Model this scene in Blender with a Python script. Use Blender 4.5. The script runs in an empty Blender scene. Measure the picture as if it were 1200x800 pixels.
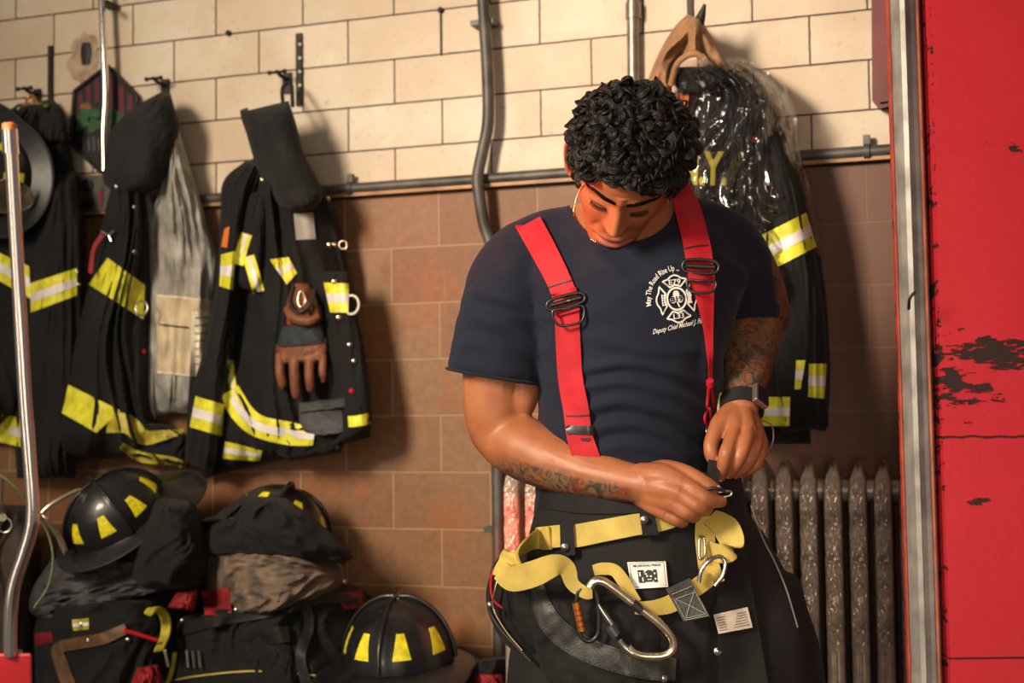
import bpy, bmesh, math, random
import numpy as np
from mathutils import Vector, Matrix, noise
from mathutils.bvhtree import BVHTree
random.seed(7); np.random.seed(7)
PI = math.pi
COL = bpy.context.scene.collection
# ---------------------------------------------------------------- camera
F = 1667.0; YAW = math.radians(19.9); PIT = math.atan(82/F); ROLL = math.radians(-.69); YW = 3.0
RC = Matrix.Rotation(YAW, 3, 'Z') @ Matrix.Rotation(PI/2+PIT, 3, 'X') @ Matrix.Rotation(ROLL, 3, 'Z')
CAM = Vector((0, 0, 1.12))
CX = RC @ Vector((1, 0, 0)); CU = RC @ Vector((0, 1, 0)); CZ = RC @ Vector((0, 0, 1))
def ray(px, py): return RC @ Vector(((px-600)/F, -(py-400)/F, -1))
def W(px, py, off=0.0):          # a point this far in front of the back wall
    d = ray(px, py); return CAM + d*((YW-off)/d.y)
D0 = 2.3
def K(px, py, dz=0.0, d0=D0):    # a point at the man's distance, dz nearer to the room
    return CAM + ray(px, py)*(d0-dz)
def proj(p):
    q = RC.transposed() @ (Vector(p)-CAM); return 600+F*q.x/-q.z, 400-F*q.y/-q.z
# ---------------------------------------------------------------- objects
ORG = {}
def link(o, org):
    COL.objects.link(o); ORG[o.name] = Vector(org)
def tag(o, label=None, cat=None, group=None, kind=None):
    if label: o['label'] = label
    if cat: o['category'] = cat
    if group: o['group'] = group
    if kind: o['kind'] = kind
    return o
def thing(name, label, cat, loc, group=None):
    o = bpy.data.objects.new(name, None); o.empty_display_size = .05
    o.location = loc; link(o, loc); return tag(o, label, cat, group)
def obj(name, geo, mat, parent=None, smooth=True, label=None, org=None, sharp=50):
    V, Fc = geo
    if parent is not None: org = ORG[parent.name]
    elif org is None:
        a = np.array([tuple(v) for v in V]); org = Vector(((a[:, 0].min()+a[:, 0].max())/2, (a[:, 1].min()+a[:, 1].max())/2, a[:, 2].min()))
    org = Vector(org)
    a = np.array([tuple(v) for v in V], dtype=float)-np.array(org)
    me = bpy.data.meshes.new(name); me.from_pydata(a.tolist(), [], [list(f) for f in Fc]); me.update()
    bm = bmesh.new(); bm.from_mesh(me); bmesh.ops.recalc_face_normals(bm, faces=bm.faces); bm.to_mesh(me); bm.free()
    me.materials.append(mat)
    if smooth:
        me.polygons.foreach_set('use_smooth', [True]*len(me.polygons))
        if sharp: me.set_sharp_from_angle(angle=math.radians(sharp))
    o = bpy.data.objects.new(name, me)
    if parent is not None: o.parent = parent
    else: o.location = org
    link(o, org)
    if label: o['label'] = label
    return o
def bevel(o, w, seg=2):
    m = o.modifiers.new('bevel', 'BEVEL'); m.width = w; m.segments = seg; m.limit_method = 'ANGLE'; m.angle_limit = .6
    return o
def join(*gs):
    V = []; Fc = []
    for g in gs:
        n = len(V); V += [Vector(v) for v in g[0]]; Fc += [[i+n for i in f] for f in g[1]]
    return V, Fc
def xf(g, M): return [M @ Vector(v) for v in g[0]], g[1]
def box(c, s, R=None):
    c = Vector(c); V = []
    for x in (-.5, .5):
        for y in (-.5, .5):
            for z in (-.5, .5):
                v = Vector((x*s[0], y*s[1], z*s[2])); V.append(c+(R @ v if R else v))
    return V, [(0, 1, 3, 2), (4, 6, 7, 5), (0, 4, 5, 1), (2, 3, 7, 6), (0, 2, 6, 4), (1, 5, 7, 3)]
def cat(P, n):                   # catmull-rom through a list of tuples/vectors
    P = [np.array(tuple(p), float) for p in P]; m = len(P)
    out = []
    for k in range(n):
        t = k/(n-1)*(m-1); i = min(int(t), m-2); f = t-i
        a = P[i-1] if i > 0 else 2*P[0]-P[1]; b = P[i]; c = P[i+1]; d = P[i+2] if i+2 < m else 2*P[-1]-P[-2]
        out.append(.5*((2*b)+(-a+c)*f+(2*a-5*b+4*c-d)*f*f+(-a+3*b-3*c+d)*f**3))
    return out
def tube(P, r, sides=10, n=None, closed=False, flat=1.0, up=None, cap=True):
    m = len(P)
    rr = r if isinstance(r, (list, tuple)) else [r]*m
    if n and not closed:
        Q = cat([tuple(p)+(q,) for p, q in zip(P, rr)], n)
        P = [Vector(q[:3]) for q in Q]; rr = [max(float(q[3]), 1e-5) for q in Q]
    elif n and closed:
        PP = [P[-1]]+list(P)+[P[0], P[1]]; out = []
        for k in range(n):
            t = k/n*m; i = int(t); f = t-i; a, b, c, d = [np.array(tuple(PP[j % len(PP)])) for j in (i, i+1, i+2, i+3)]
            out.append(Vector(.5*((2*b)+(-a+c)*f+(2*a-5*b+4*c-d)*f*f+(-a+3*b-3*c+d)*f**3)))
        P = out; rr = [rr[0]]*n
    else: P = [Vector(p) for p in P]
    m = len(P); V = []; Fc = []; prev = None
    for i in range(m):
        if closed: t = P[(i+1) % m]-P[i-1]
        else: t = P[min(i+1, m-1)]-P[max(i-1, 0)]
        t = t.normalized() if t.length > 1e-9 else Vector((0, 0, 1))
        if prev is None:
            ref = Vector(up) if up is not None else (Vector((0, 0, 1)) if abs(t.z) < .9 else Vector((1, 0, 0)))
        else: ref = prev
        u = ref-t*ref.dot(t)
        if u.length < 1e-6: u = t.orthogonal()
        u.normalize(); w = t.cross(u); prev = u
        for k in range(sides):
            a = 2*PI*k/sides; V.append(P[i]+u*(math.cos(a)*rr[i]*flat)+w*(math.sin(a)*rr[i]))
    for i in range(m if closed else m-1):
        j = (i+1) % m
        for k in range(sides):
            l = (k+1) % sides; Fc.append((i*sides+k, i*sides+l, j*sides+l, j*sides+k))
    if not closed and cap:
        Fc.append(tuple(range(sides))[::-1]); Fc.append(tuple((m-1)*sides+k for k in range(sides)))
    return V, Fc
def loft(rings, sides=40, n=None, ax=None, az=None, e=2.0):
    # ring = (centre Vector, rx, rz)  axes = camera right and towards the room
    ax = ax or Vector((CX.x, CX.y, 0)).normalized(); az = az or Vector((CZ.x, CZ.y, 0)).normalized()
    Q = [tuple(c)+(a, b) for c, a, b in rings]
    Q = cat(Q, n) if n else Q
    V = []; Fc = []
    for q in Q:
        c = Vector(q[:3])
        for k in range(sides):
            a = 2*PI*k/sides; ca, sa = math.cos(a), math.sin(a)
            x = math.copysign(abs(ca)**(2/e), ca); z = math.copysign(abs(sa)**(2/e), sa)
            V.append(c+ax*(x*q[3])+az*(z*q[4]))
    m = len(Q)
    for i in range(m-1):
        for k in range(sides):
            l = (k+1) % sides; Fc.append((i*sides+k, i*sides+l, (i+1)*sides+l, (i+1)*sides+k))
    Fc.append(tuple(range(sides))[::-1]); Fc.append(tuple((m-1)*sides+k for k in range(sides)))
    return V, Fc
def ball(c, r, n=14, R=None, sq=None):
    V = []; Fc = []; c = Vector(c)
    r = (r, r, r) if not isinstance(r, (tuple, list)) else r
    for i in range(n+1):
        th = PI*i/n
        for k in range(2*n):
            a = PI*k/n
            v = Vector((r[0]*math.sin(th)*math.cos(a), r[1]*math.sin(th)*math.sin(a), r[2]*math.cos(th)))
            V.append(c+(R @ v if R else v))
    for i in range(n):
        for k in range(2*n):
            l = (k+1) % (2*n); Fc.append((i*2*n+k, (i+1)*2*n+k, (i+1)*2*n+l, i*2*n+l))
    return V, Fc
def disc(c, nrm, r, h, n=16):
    nrm = Vector(nrm).normalized(); return tube([Vector(c)-nrm*h/2, Vector(c)+nrm*h/2], r, n)
def fuse(gs, vox, it=3, name='tmp', fac=.5):
    V, Fc = join(*gs)
    me = bpy.data.meshes.new(name); me.from_pydata([tuple(v) for v in V], [], [list(f) for f in Fc]); me.update()
    o = bpy.data.objects.new(name, me); COL.objects.link(o)
    bm = bmesh.new(); bm.from_mesh(me); bmesh.ops.remove_doubles(bm, verts=bm.verts, dist=1e-6); bmesh.ops.recalc_face_normals(bm, faces=bm.faces); bm.to_mesh(me); bm.free()
    m = o.modifiers.new('r', 'REMESH'); m.mode = 'VOXEL'; m.voxel_size = vox
    if it:
        s = o.modifiers.new('s', 'SMOOTH'); s.factor = fac; s.iterations = it
    dg = bpy.context.evaluated_depsgraph_get(); dg.update()
    ev = o.evaluated_get(dg); e = ev.to_mesh()
    n = len(e.vertices); co = np.empty(n*3); e.vertices.foreach_get('co', co); co = co.reshape(-1, 3)
    no = np.empty(n*3); e.vertices.foreach_get('normal', no); no = no.reshape(-1, 3)
    fc = [tuple(p.vertices) for p in e.polygons]
    ev.to_mesh_clear(); bpy.data.objects.remove(o); bpy.data.meshes.remove(me)
    return co, no, fc
def fbm(p, s=1.0, o=3, seed=0.0):
    v = Vector((p[0]*s+seed, p[1]*s-seed, p[2]*s+.5*seed)); t = 0; a = 1
    for _ in range(o): t += a*noise.noise(v); v = v*2.03; a *= .5
    return t
# cloth pillow: between a left and a right outline, flat at the back, bulging and folded in front
def sheet(L, R_, bulge=.05, back=.02, rows=70, cols=44, fold=.012, ff=5.0, fv=1.2, seed=0, ends=(.12, .12), place=W, prof=.5, drag=0.0, under=.004, fine=.003, swing=0.0):
    n = rows; A = cat(L, n); B = cat(R_, n); V = []; Fc = []
    ring = 2*cols+2
    for i in range(n):
        v = i/(n-1)
        en = 1.0
        if ends[0] and v < ends[0]: en *= math.sqrt(max(0, 1-(1-v/ends[0])**2))
        if ends[1] and v > 1-ends[1]: en *= math.sqrt(max(0, 1-(1-(1-v)/ends[1])**2))
        w = math.hypot(B[i][0]-A[i][0], B[i][1]-A[i][1])
        bl = bulge(v) if callable(bulge) else bulge
        for j in range(cols+1):
            t = j/cols; q = A[i]*(1-t)+B[i]*t
            pr = (max(0, 4*t*(1-t)))**prof*en
            warp = .35*noise.noise(Vector((t*2.1+seed, v*2.3, seed*.7)))
            f1 = noise.noise(Vector(((t+warp+drag*v)*ff+seed*3.1, v*fv+seed, .3)))
            f2 = 1-2*abs(noise.noise(Vector(((t+warp*.7+drag*v)*ff*1.8+seed, v*fv*1.7, 5.3+seed))))
            f3 = noise.noise(Vector((t*14+seed, v*17, 2.0)))
            off = back+pr*bl+min(1, pr*1.5)*(fold*f1+fold*.55*f2+fine*f3)+swing*v
            V.append(place(q[0], q[1], max(off, back+.003*pr)))
        for j in range(cols, -1, -1):
            t = j/cols; q = A[i]*(1-t)+B[i]*t
            V.append(place(q[0], q[1], back-under+swing*v))
    for i in range(n-1):
        for k in range(ring):
            l = (k+1) % ring; Fc.append((i*ring+k, i*ring+l, (i+1)*ring+l, (i+1)*ring+k))
    Fc.append(tuple(range(ring))[::-1]); Fc.append(tuple((n-1)*ring+k for k in range(ring)))
    return V, Fc
def bvh(*gs):
    V, Fc = join(*gs); return BVHTree.FromPolygons([tuple(v) for v in V], [tuple(f) for f in Fc])
def hit(b, px, py):
    d = ray(px, py); h = b.ray_cast(CAM, d.normalized())
    return None if h[0] is None else (h[0]-CAM).dot(d)/d.dot(d)
# strip laid over whatever lies below it: grid of picture directions -> real depth on the cloth, own thickness
def drape(grid, b, off=.003, th=.0025, smooth=2, fallback=None, stiff=0):
    nr, nc = len(grid), len(grid[0]); T = np.full((nr, nc), np.nan)
    for i in range(nr):
        for j in range(nc):
            h = hit(b, *grid[i][j])
            if h is not None: T[i, j] = h
    if np.isnan(T).all(): T[:] = fallback or D0
    g = np.nanmean(T)
    for _ in range(60):
        bad = np.isnan(T)
        if not bad.any(): break
        U = T.copy()
        for i, j in zip(*np.where(bad)):
            nb = [T[a, c] for a, c in ((i-1, j), (i+1, j), (i, j-1), (i, j+1)) if 0 <= a < nr and 0 <= c < nc and not np.isnan(T[a, c])]
            if nb: U[i, j] = sum(nb)/len(nb)
        T = U
    T = np.where(np.isnan(T), g, T)
    for _ in range(stiff):
        P = np.pad(T, 1, mode='edge'); T = np.minimum.reduce([P[a:a+nr, c:c+nc] for a in range(3) for c in range(3)])
    for _ in range(smooth):
        P = np.pad(T, 1, mode='edge'); T = (T*2+P[:-2, 1:-1]+P[2:, 1:-1]+P[1:-1, :-2]+P[1:-1, 2:])/6
    V = []; Fc = []
    for o in (off, off-th):
        for i in range(nr):
            for j in range(nc):
                d = ray(*grid[i][j]); V.append(CAM+d*(T[i, j]-o))
    N = nr*nc; idx = lambda i, j: i*nc+j
    for i in range(nr-1):
        for j in range(nc-1):
            q = (idx(i, j), idx(i, j+1), idx(i+1, j+1), idx(i+1, j)); Fc.append(q); Fc.append(tuple(N+k for k in q[::-1]))
    edge = [idx(0, j) for j in range(nc)]+[idx(i, nc-1) for i in range(1, nr)]+[idx(nr-1, j) for j in range(nc-2, -1, -1)]+[idx(i, 0) for i in range(nr-2, 0, -1)]
    for a in range(len(edge)):
        c = edge[(a+1) % len(edge)]; Fc.append((edge[a], edge[a]+N, c+N, c))
    return V, Fc
def gquad(a, b, c, d, nu=14, nv=8):     # a-b top edge, d-c bottom edge
    a, b, c, d = [np.array(p, float) for p in (a, b, c, d)]
    return [[tuple((a*(1-u)+b*u)*(1-v)+(d*(1-u)+c*u)*v) for u in np.linspace(0, 1, nu)] for v in np.linspace(0, 1, nv)]
def gsub(g, v0, v1, nv=4):               # lengthwise slice of a quad grid
    a, b = np.array(g[0]), np.array(g[-1])
    return [[tuple(p) for p in (a*(1-v)+b*v)] for v in np.linspace(v0, v1, nv)]
def gband(P, w, n=40, m=6):              # band along a path; w = width or list
    ww = w if isinstance(w, (list, tuple)) else [w]*len(P)
    Q = cat([tuple(p)+(q,) for p, q in zip(P, ww)], n); g = []
    for i in range(n):
        t = Q[min(i+1, n-1)][:2]-Q[max(i-1, 0)][:2]; t = t/max(np.hypot(*t), 1e-6); nn = np.array([-t[1], t[0]])
        g.append([tuple(Q[i][:2]+nn*Q[i][2]*(k/(m-1)-.5)) for k in range(m)])
    return g
def ribbon(P, w, th=.003, n=50, up=None, tw=None):   # free strap in space: P points, w width (m), up = width direction(s)
    Q = [Vector(q) for q in cat([tuple(p) for p in P], n)]
    U = [Vector(q).normalized() for q in cat([tuple(u) for u in up], n)] if isinstance(up, list) else [Vector(up).normalized()]*n
    wl = cat([(x,) for x in w], n) if isinstance(w, list) else [(w,)]*n
    V = []; Fc = []
    for i in range(n):
        t = (Q[min(i+1, n-1)]-Q[max(i-1, 0)]).normalized(); u = (U[i]-t*U[i].dot(t)).normalized(); k = t.cross(u)
        h = float(wl[i][0])/2
        for a, b in ((-1, -1), (-.5, -1.2), (.5, -1.2), (1, -1), (1, 1), (.5, 1.2), (-.5, 1.2), (-1, 1)): V.append(Q[i]+u*(a*h)+k*(b*th/2))
    for i in range(n-1):
        for k in range(8): l = (k+1) % 8; Fc.append((i*8+k, i*8+l, i*8+8+l, i*8+8+k))
    Fc.append(tuple(range(8))[::-1]); Fc.append(tuple((n-1)*8+k for k in range(8)))
    return V, Fc
def textgeo(s, bold=0.0):                # flat text triangles, height about 1
    c = bpy.data.curves.new('t', 'FONT'); c.body = s; c.size = 1; c.offset = bold; c.resolution_u = 3
    o = bpy.data.objects.new('t', c); COL.objects.link(o)
    dg = bpy.context.evaluated_depsgraph_get(); dg.update(); ev = o.evaluated_get(dg); m = ev.to_mesh()
    V = [(v.co.x, v.co.y) for v in m.vertices]; Fc = [tuple(p.vertices) for p in m.polygons]
    ev.to_mesh_clear(); bpy.data.objects.remove(o); bpy.data.curves.remove(c)
    a = np.array(V); x0, x1 = a[:, 0].min(), a[:, 0].max()
    return [((x-x0)/(x1-x0), y/.7) for x, y in V], Fc, (x1-x0)/.7   # u 0..1, v 0..1 cap height, aspect
def lay(V2, Fc, b, off=.002, fallback=None):    # flat print laid onto a surface
    V = []; last = fallback or D0
    for x, y in V2:
        h = hit(b, x, y)
        if h is not None: last = h
        V.append(CAM+ray(x, y)*(last-off))
    return V, Fc
# ---------------------------------------------------------------- materials
def nodes(name):
    m = bpy.data.materials.new(name); m.use_nodes = True; nt = m.node_tree
    return m, nt, nt.nodes['Principled BSDF']
def N(nt, t, **k):
    n = nt.nodes.new(t)
    for a, v in k.items():
        if a in n.inputs.keys(): n.inputs[a].default_value = v
        else: setattr(n, a, v)
    return n
def mixc(nt, f, a, b, mode='MIX'):
    n = nt.nodes.new('ShaderNodeMix'); n.data_type = 'RGBA'; n.blend_type = mode
    for s, v in ((n.inputs[0], f), (n.inputs[6], a), (n.inputs[7], b)):
        if hasattr(v, 'is_linked') or isinstance(v, bpy.types.NodeSocket): nt.links.new(v, s)
        else: s.default_value = v if not isinstance(v, tuple) else (*v, 1) if len(v) == 3 else v
    return n.outputs[2]
def ramp(nt, src, stops):
    r = nt.nodes.new('ShaderNodeValToRGB'); e = r.color_ramp.elements
    while len(e) < len(stops): e.new(.5)
    for k, (p, c) in enumerate(stops): e[k].position = p; e[k].color = (c, c, c, 1) if not isinstance(c, tuple) else (*c, 1)
    nt.links.new(src, r.inputs[0]); return r.outputs[0]
def simple(name, c, rough=.7, metal=0, noise_s=0, var=.25, bump=0, bs=None, spec=.5, sheen=0, coat=0, var2=None):
    m, nt, p = nodes(name); p.inputs['Roughness'].default_value = rough; p.inputs['Metallic'].default_value = metal
    p.inputs['Specular IOR Level'].default_value = spec
    if sheen: p.inputs['Sheen Weight'].default_value = sheen; p.inputs['Sheen Roughness'].default_value = .5
    if coat: p.inputs['Coat Weight'].default_value = coat
    tc = N(nt, 'ShaderNodeTexCoord')
    if noise_s:
        n = N(nt, 'ShaderNodeTexNoise', Scale=noise_s, Detail=6.0); nt.links.new(tc.outputs['Object'], n.inputs['Vector'])
        f = ramp(nt, n.outputs[0], [(.35, 0.0), (.65, 1.0)])
        c2 = var2 or tuple(x*(1-var) for x in c)
        nt.links.new(mixc(nt, f, tuple(min(1, x*(1+var)) for x in c) if not var2 else c, c2), p.inputs['Base Color'])
    else: p.inputs['Base Color'].default_value = (*c, 1)
    if bump:
        n = N(nt, 'ShaderNodeTexNoise', Scale=bs or 200.0, Detail=3.0); nt.links.new(tc.outputs['Object'], n.inputs['Vector'])
        b = N(nt, 'ShaderNodeBump', Strength=bump, Distance=.002); nt.links.new(n.outputs[0], b.inputs['Height']); nt.links.new(b.outputs[0], p.inputs['Normal'])
    return m
M = {}
M['black_cloth'] = simple('black_turnout_cloth', (.0085, .0082, .009), .85, noise_s=9, var=.3, bump=.35, bs=420, spec=.25, sheen=.03)
M['hood_cloth'] = simple('dark_knit_hood', (.017, .017, .018), .9, noise_s=12, var=.2, bump=.4, bs=520, spec=.15, sheen=.04)
M['grey_lining'] = simple('grey_quilted_lining', (.34, .325, .29), .85, noise_s=14, var=.35, bump=.5, bs=90, spec=.2)
M['grey_dark'] = simple('dark_grey_cloth', (.062, .062, .064), .75, noise_s=14, var=.35, bump=.6, bs=60, spec=.3)
M['beige'] = simple('beige_lining_patch', (.55, .45, .30), .8, noise_s=22, var=.18, bump=.3, bs=160)
M['paper'] = simple('printed_paper_label', (.78, .72, .55), .7, noise_s=160, var=.2)
M['lime'] = simple('lime_yellow_reflective', (.68, .66, .035), .45, noise_s=35, var=.2, bump=.25, bs=300)
M['lime_dim'] = simple('worn_yellow_reflective', (.42, .36, .035), .5, noise_s=35, var=.3, bump=.3, bs=200)
M['silver'] = simple('silver_reflective_tape', (.74, .71, .70), .4, noise_s=30, var=.14, bump=.25, bs=300)
M['webbing'] = simple('yellow_nylon_webbing', (.47, .35, .07), .6, noise_s=25, var=.14, bump=.5, bs=700)
M['red_strap'] = simple('red_elastic_strap', (.42, .010, .020), .65, noise_s=30, var=.12, bump=.4, bs=600, spec=.3)
M['red_cloth'] = simple('dark_red_cloth', (.25, .012, .016), .7, noise_s=30, var=.3, bump=.4, bs=120)
M['tan_cloth'] = simple('tan_brown_cloth', (.30, .16, .07), .85, noise_s=20, var=.22, bump=.4, bs=260, sheen=.1)
M['camo'] = simple('mottled_brown_cloth', (.21, .14, .09), .85, noise_s=20, var=.5, bump=.5, bs=110, var2=(.06, .052, .045))
M['leather'] = simple('brown_leather', (.17, .055, .022), .6, noise_s=30, var=.35, bump=.5, bs=120)
M['tan_leather'] = simple('tan_leather', (.13, .07, .035), .6, noise_s=30, var=.3, bump=.4, bs=120)
M['steel'] = simple('brushed_steel', (.55, .53, .50), .3, 1, noise_s=40, var=.15)
M['brass'] = simple('gold_tinted_steel', (.78, .68, .50), .25, .95, noise_s=40, var=.25)
M['chrome'] = simple('chrome', (.85, .80, .74), .14, 1)
M['black_plastic'] = simple('black_plastic', (.014, .014, .014), .35)
M['rubber'] = simple('black_rubber', (.012, .012, .013), .6)
M['copper'] = simple('orange_anodised', (.75, .25, .04), .3, .8)
M['orange'] = simple('orange_cap', (.75, .20, .04), .5)
M['white_ring'] = simple('white_ring', (.7, .66, .6), .4)
M['helmet'] = simple('black_helmet_shell', (.010, .010, .011), .38, noise_s=30, var=.4, bump=.12, bs=50, coat=.2)
M['helmet_yellow'] = simple('yellow_helmet_trapezoid', (.75, .66, .02), .4, noise_s=60, var=.25, bump=.2, bs=200)
M['grey_leather'] = simple('grey_leather_strap', (.040, .042, .039), .5, noise_s=60, var=.25, bump=.5, bs=240, spec=.5)
M['gold_thread'] = simple('gold_chain', (.75, .55, .28), .25, .9)
M['white_print'] = simple('white_print', (.78, .76, .72), .8)
M['yellow_print'] = simple('yellow_print', (.50, .42, .04), .6)
M['thread'] = simple('light_thread', (.35, .34, .3), .8)
M['green_wire'] = simple('green_wire', (.08, .13, .05), .5)
M['red_paint_box'] = simple('red_box_paint', (.38, .014, .02), .35, noise_s=15, var=.15)
M['dark_red'] = simple('dark_red_paint', (.13, .012, .012), .5, noise_s=10, var=.3)
M['conduit'] = simple('grey_painted_conduit', (.085, .08, .074), .5, .3, noise_s=18, var=.35, bump=.2, bs=60)
M['conduit_light'] = simple('galvanised_conduit', (.30, .27, .24), .38, .7, noise_s=18, var=.3)
M['iron'] = simple('dark_iron', (.03, .024, .02), .55, .5, noise_s=40, var=.4)
M['black_text'] = simple('black_print', (.015, .015, .015), .7)
M['watch'] = simple('watch_strap', (.012, .012, .013), .45)
M['glass_black'] = simple('watch_glass', (.02, .02, .022), .08)
M['hair'] = simple('black_hair', (.008, .0065, .006), .5, noise_s=80, var=.4, spec=.28)
M['brow'] = simple('eyebrow_hair', (.010, .006, .004), .9, spec=.05)
M['bench'] = simple('dark_bench_wood', (.035, .02, .012), .7, noise_s=12, var=.35)
M['shirt_print'] = M['white_print']
# navy t-shirt
M['navy'] = simple('navy_jersey', (.0100, .0128, .0255), .85, noise_s=7, var=.14, bump=.25, bs=650, spec=.2, sheen=.05)
M['trouser'] = simple('black_canvas', (.010, .0096, .010), .8, noise_s=9, var=.3, bump=.4, bs=480, spec=.25, sheen=.02)
# ================================================================ SETTING
def wall_material():
    m, nt, p = nodes('glazed_tile_wall'); L = nt.links.new
    tc = N(nt, 'ShaderNodeTexCoord'); sep = N(nt, 'ShaderNodeSeparateXYZ'); L(tc.outputs['Object'], sep.inputs[0])
    def brick(x0, z0, w, h, mort, c1, c2, cm, smooth=.05):
        ax = N(nt, 'ShaderNodeMath', operation='ADD'); L(sep.outputs['X'], ax.inputs[0]); ax.inputs[1].default_value = -x0
        az = N(nt, 'ShaderNodeMath', operation='ADD'); L(sep.outputs['Z'], az.inputs[0]); az.inputs[1].default_value = -z0
        cb = N(nt, 'ShaderNodeCombineXYZ'); L(ax.outputs[0], cb.inputs[0]); L(az.outputs[0], cb.inputs[1])
        dn = N(nt, 'ShaderNodeTexNoise', Scale=60.0); L(cb.outputs[0], dn.inputs['Vector'])
        dm = N(nt, 'ShaderNodeVectorMath', operation='SCALE'); dm.inputs['Scale'].default_value = .0022; L(dn.outputs['Color'], dm.inputs[0])
        da = N(nt, 'ShaderNodeVectorMath', operation='ADD'); L(cb.outputs[0], da.inputs[0]); L(dm.outputs[0], da.inputs[1])
        b = nt.nodes.new('ShaderNodeTexBrick'); b.offset = .5; b.offset_frequency = 2
        L(da.outputs[0], b.inputs['Vector'])
        for k, v in (('Scale', 1.0), ('Mortar Size', mort), ('Mortar Smooth', smooth), ('Brick Width', w), ('Row Height', h), ('Bias', 0.0)): b.inputs[k].default_value = v
        b.inputs['Color1'].default_value = (*c1, 1); b.inputs['Color2'].default_value = (*c2, 1); b.inputs['Mortar'].default_value = (*cm, 1)
        return b
    up = brick(-1.249, 1.6315, .2396, .1048, .0021, (.67, .60, .48), (.59, .495, .375), (.05, .025, .016))
    lo = brick(-1.380, -.3085, .2396, .12935, .0019, (.29, .155, .072), (.225, .105, .050), (.36, .235, .13), .3)
    # stains: orange-brown blotches on the lower tiles, grey dirt and yellowing on the upper ones
    n1 = N(nt, 'ShaderNodeTexNoise', Scale=4.2, Detail=5.0, Roughness=.6); L(tc.outputs['Object'], n1.inputs['Vector'])
    n2 = N(nt, 'ShaderNodeTexNoise', Scale=45.0, Detail=5.0, Roughness=.7); L(tc.outputs['Object'], n2.inputs['Vector'])
    n3 = N(nt, 'ShaderNodeTexNoise', Scale=1.7, Detail=3.0); L(tc.outputs['Object'], n3.inputs['Vector'])
    loc = mixc(nt, ramp(nt, n1.outputs[0], [(.50, 0.0), (.60, .75)]), lo.outputs['Color'], (.33, .115, .035))
    loc = mixc(nt, ramp(nt, n2.outputs[0], [(.35, .45), (.7, 0.0)]), loc, (.10, .048, .028))
    upc = mixc(nt, ramp(nt, n1.outputs[0], [(.42, .55), (.62, 0.0)]), up.outputs['Color'], (.50, .37, .24))
    upc = mixc(nt, ramp(nt, n2.outputs[0], [(.30, .5), (.42, 0.0)]), upc, (.28, .2, .14))
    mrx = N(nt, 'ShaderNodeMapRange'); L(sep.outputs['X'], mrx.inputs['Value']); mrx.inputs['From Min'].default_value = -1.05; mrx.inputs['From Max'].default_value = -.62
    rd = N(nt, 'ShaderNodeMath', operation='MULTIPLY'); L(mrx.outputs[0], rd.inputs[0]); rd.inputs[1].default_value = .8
    loc = mixc(nt, rd.outputs[0], loc, (.105, .042, .027))     # right of the man: redder brown tiles with his shadow painted in
    # white drips running down the brown tiles
    wv = N(nt, 'ShaderNodeTexNoise', Scale=1.0, Detail=3.0); mp = N(nt, 'ShaderNodeMapping'); mp.inputs['Scale'].default_value = (75, 1, 3.2); L(tc.outputs['Object'], mp.inputs[0]); L(mp.outputs[0], wv.inputs['Vector'])
    f = ramp(nt, wv.outputs[0], [(.66, 0.0), (.74, .35)])
    loc = mixc(nt, f, loc, (.36, .25, .16))
    loc = mixc(nt, lo.outputs['Fac'], loc, mixc(nt, rd.outputs[0], (.38, .25, .14), (.14, .075, .045))); upc = mixc(nt, up.outputs['Fac'], upc, (.05, .026, .016))  # joints right of the man carry the same painted shadow
    gt = N(nt, 'ShaderNodeMath', operation='GREATER_THAN'); L(sep.outputs['Z'], gt.inputs[0]); gt.inputs[1].default_value = 1.631
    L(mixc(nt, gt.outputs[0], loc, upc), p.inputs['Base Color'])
    h = mixc(nt, gt.outputs[0], lo.outputs['Fac'], up.outputs['Fac'])
    bp = N(nt, 'ShaderNodeBump', Strength=.6, Distance=.003); bp.invert = True; L(h, bp.inputs['Height'])
    b2 = N(nt, 'ShaderNodeBump', Strength=.12, Distance=.002); L(n2.outputs[0], b2.inputs['Height']); L(bp.outputs[0], b2.inputs['Normal']); L(b2.outputs[0], p.inputs['Normal'])
    L(ramp(nt, n3.outputs[0], [(.3, .42), (.7, .6)]), p.inputs['Roughness'])
    p.inputs['Specular IOR Level'].default_value = .35
    return m
def structure(name, geo, mat, org=None, smooth=False):
    return tag(obj(name, geo, mat, None, smooth, org=org), kind='structure')
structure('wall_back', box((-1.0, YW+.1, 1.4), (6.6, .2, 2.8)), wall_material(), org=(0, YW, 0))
structure('floor', box((-1.0, 1.3, -.05), (6.6, 3.6, .1)), simple('concrete_floor', (.12, .10, .085), .7, noise_s=6, var=.3), org=(0, 0, 0))
structure('trim_1', box((-1.0, YW-.012, 1.633), (6.6, .026, .014)), simple('ochre_ledge_paint', (.34, .175, .06), .5, noise_s=9, var=.45, bump=.2, bs=80))

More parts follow.
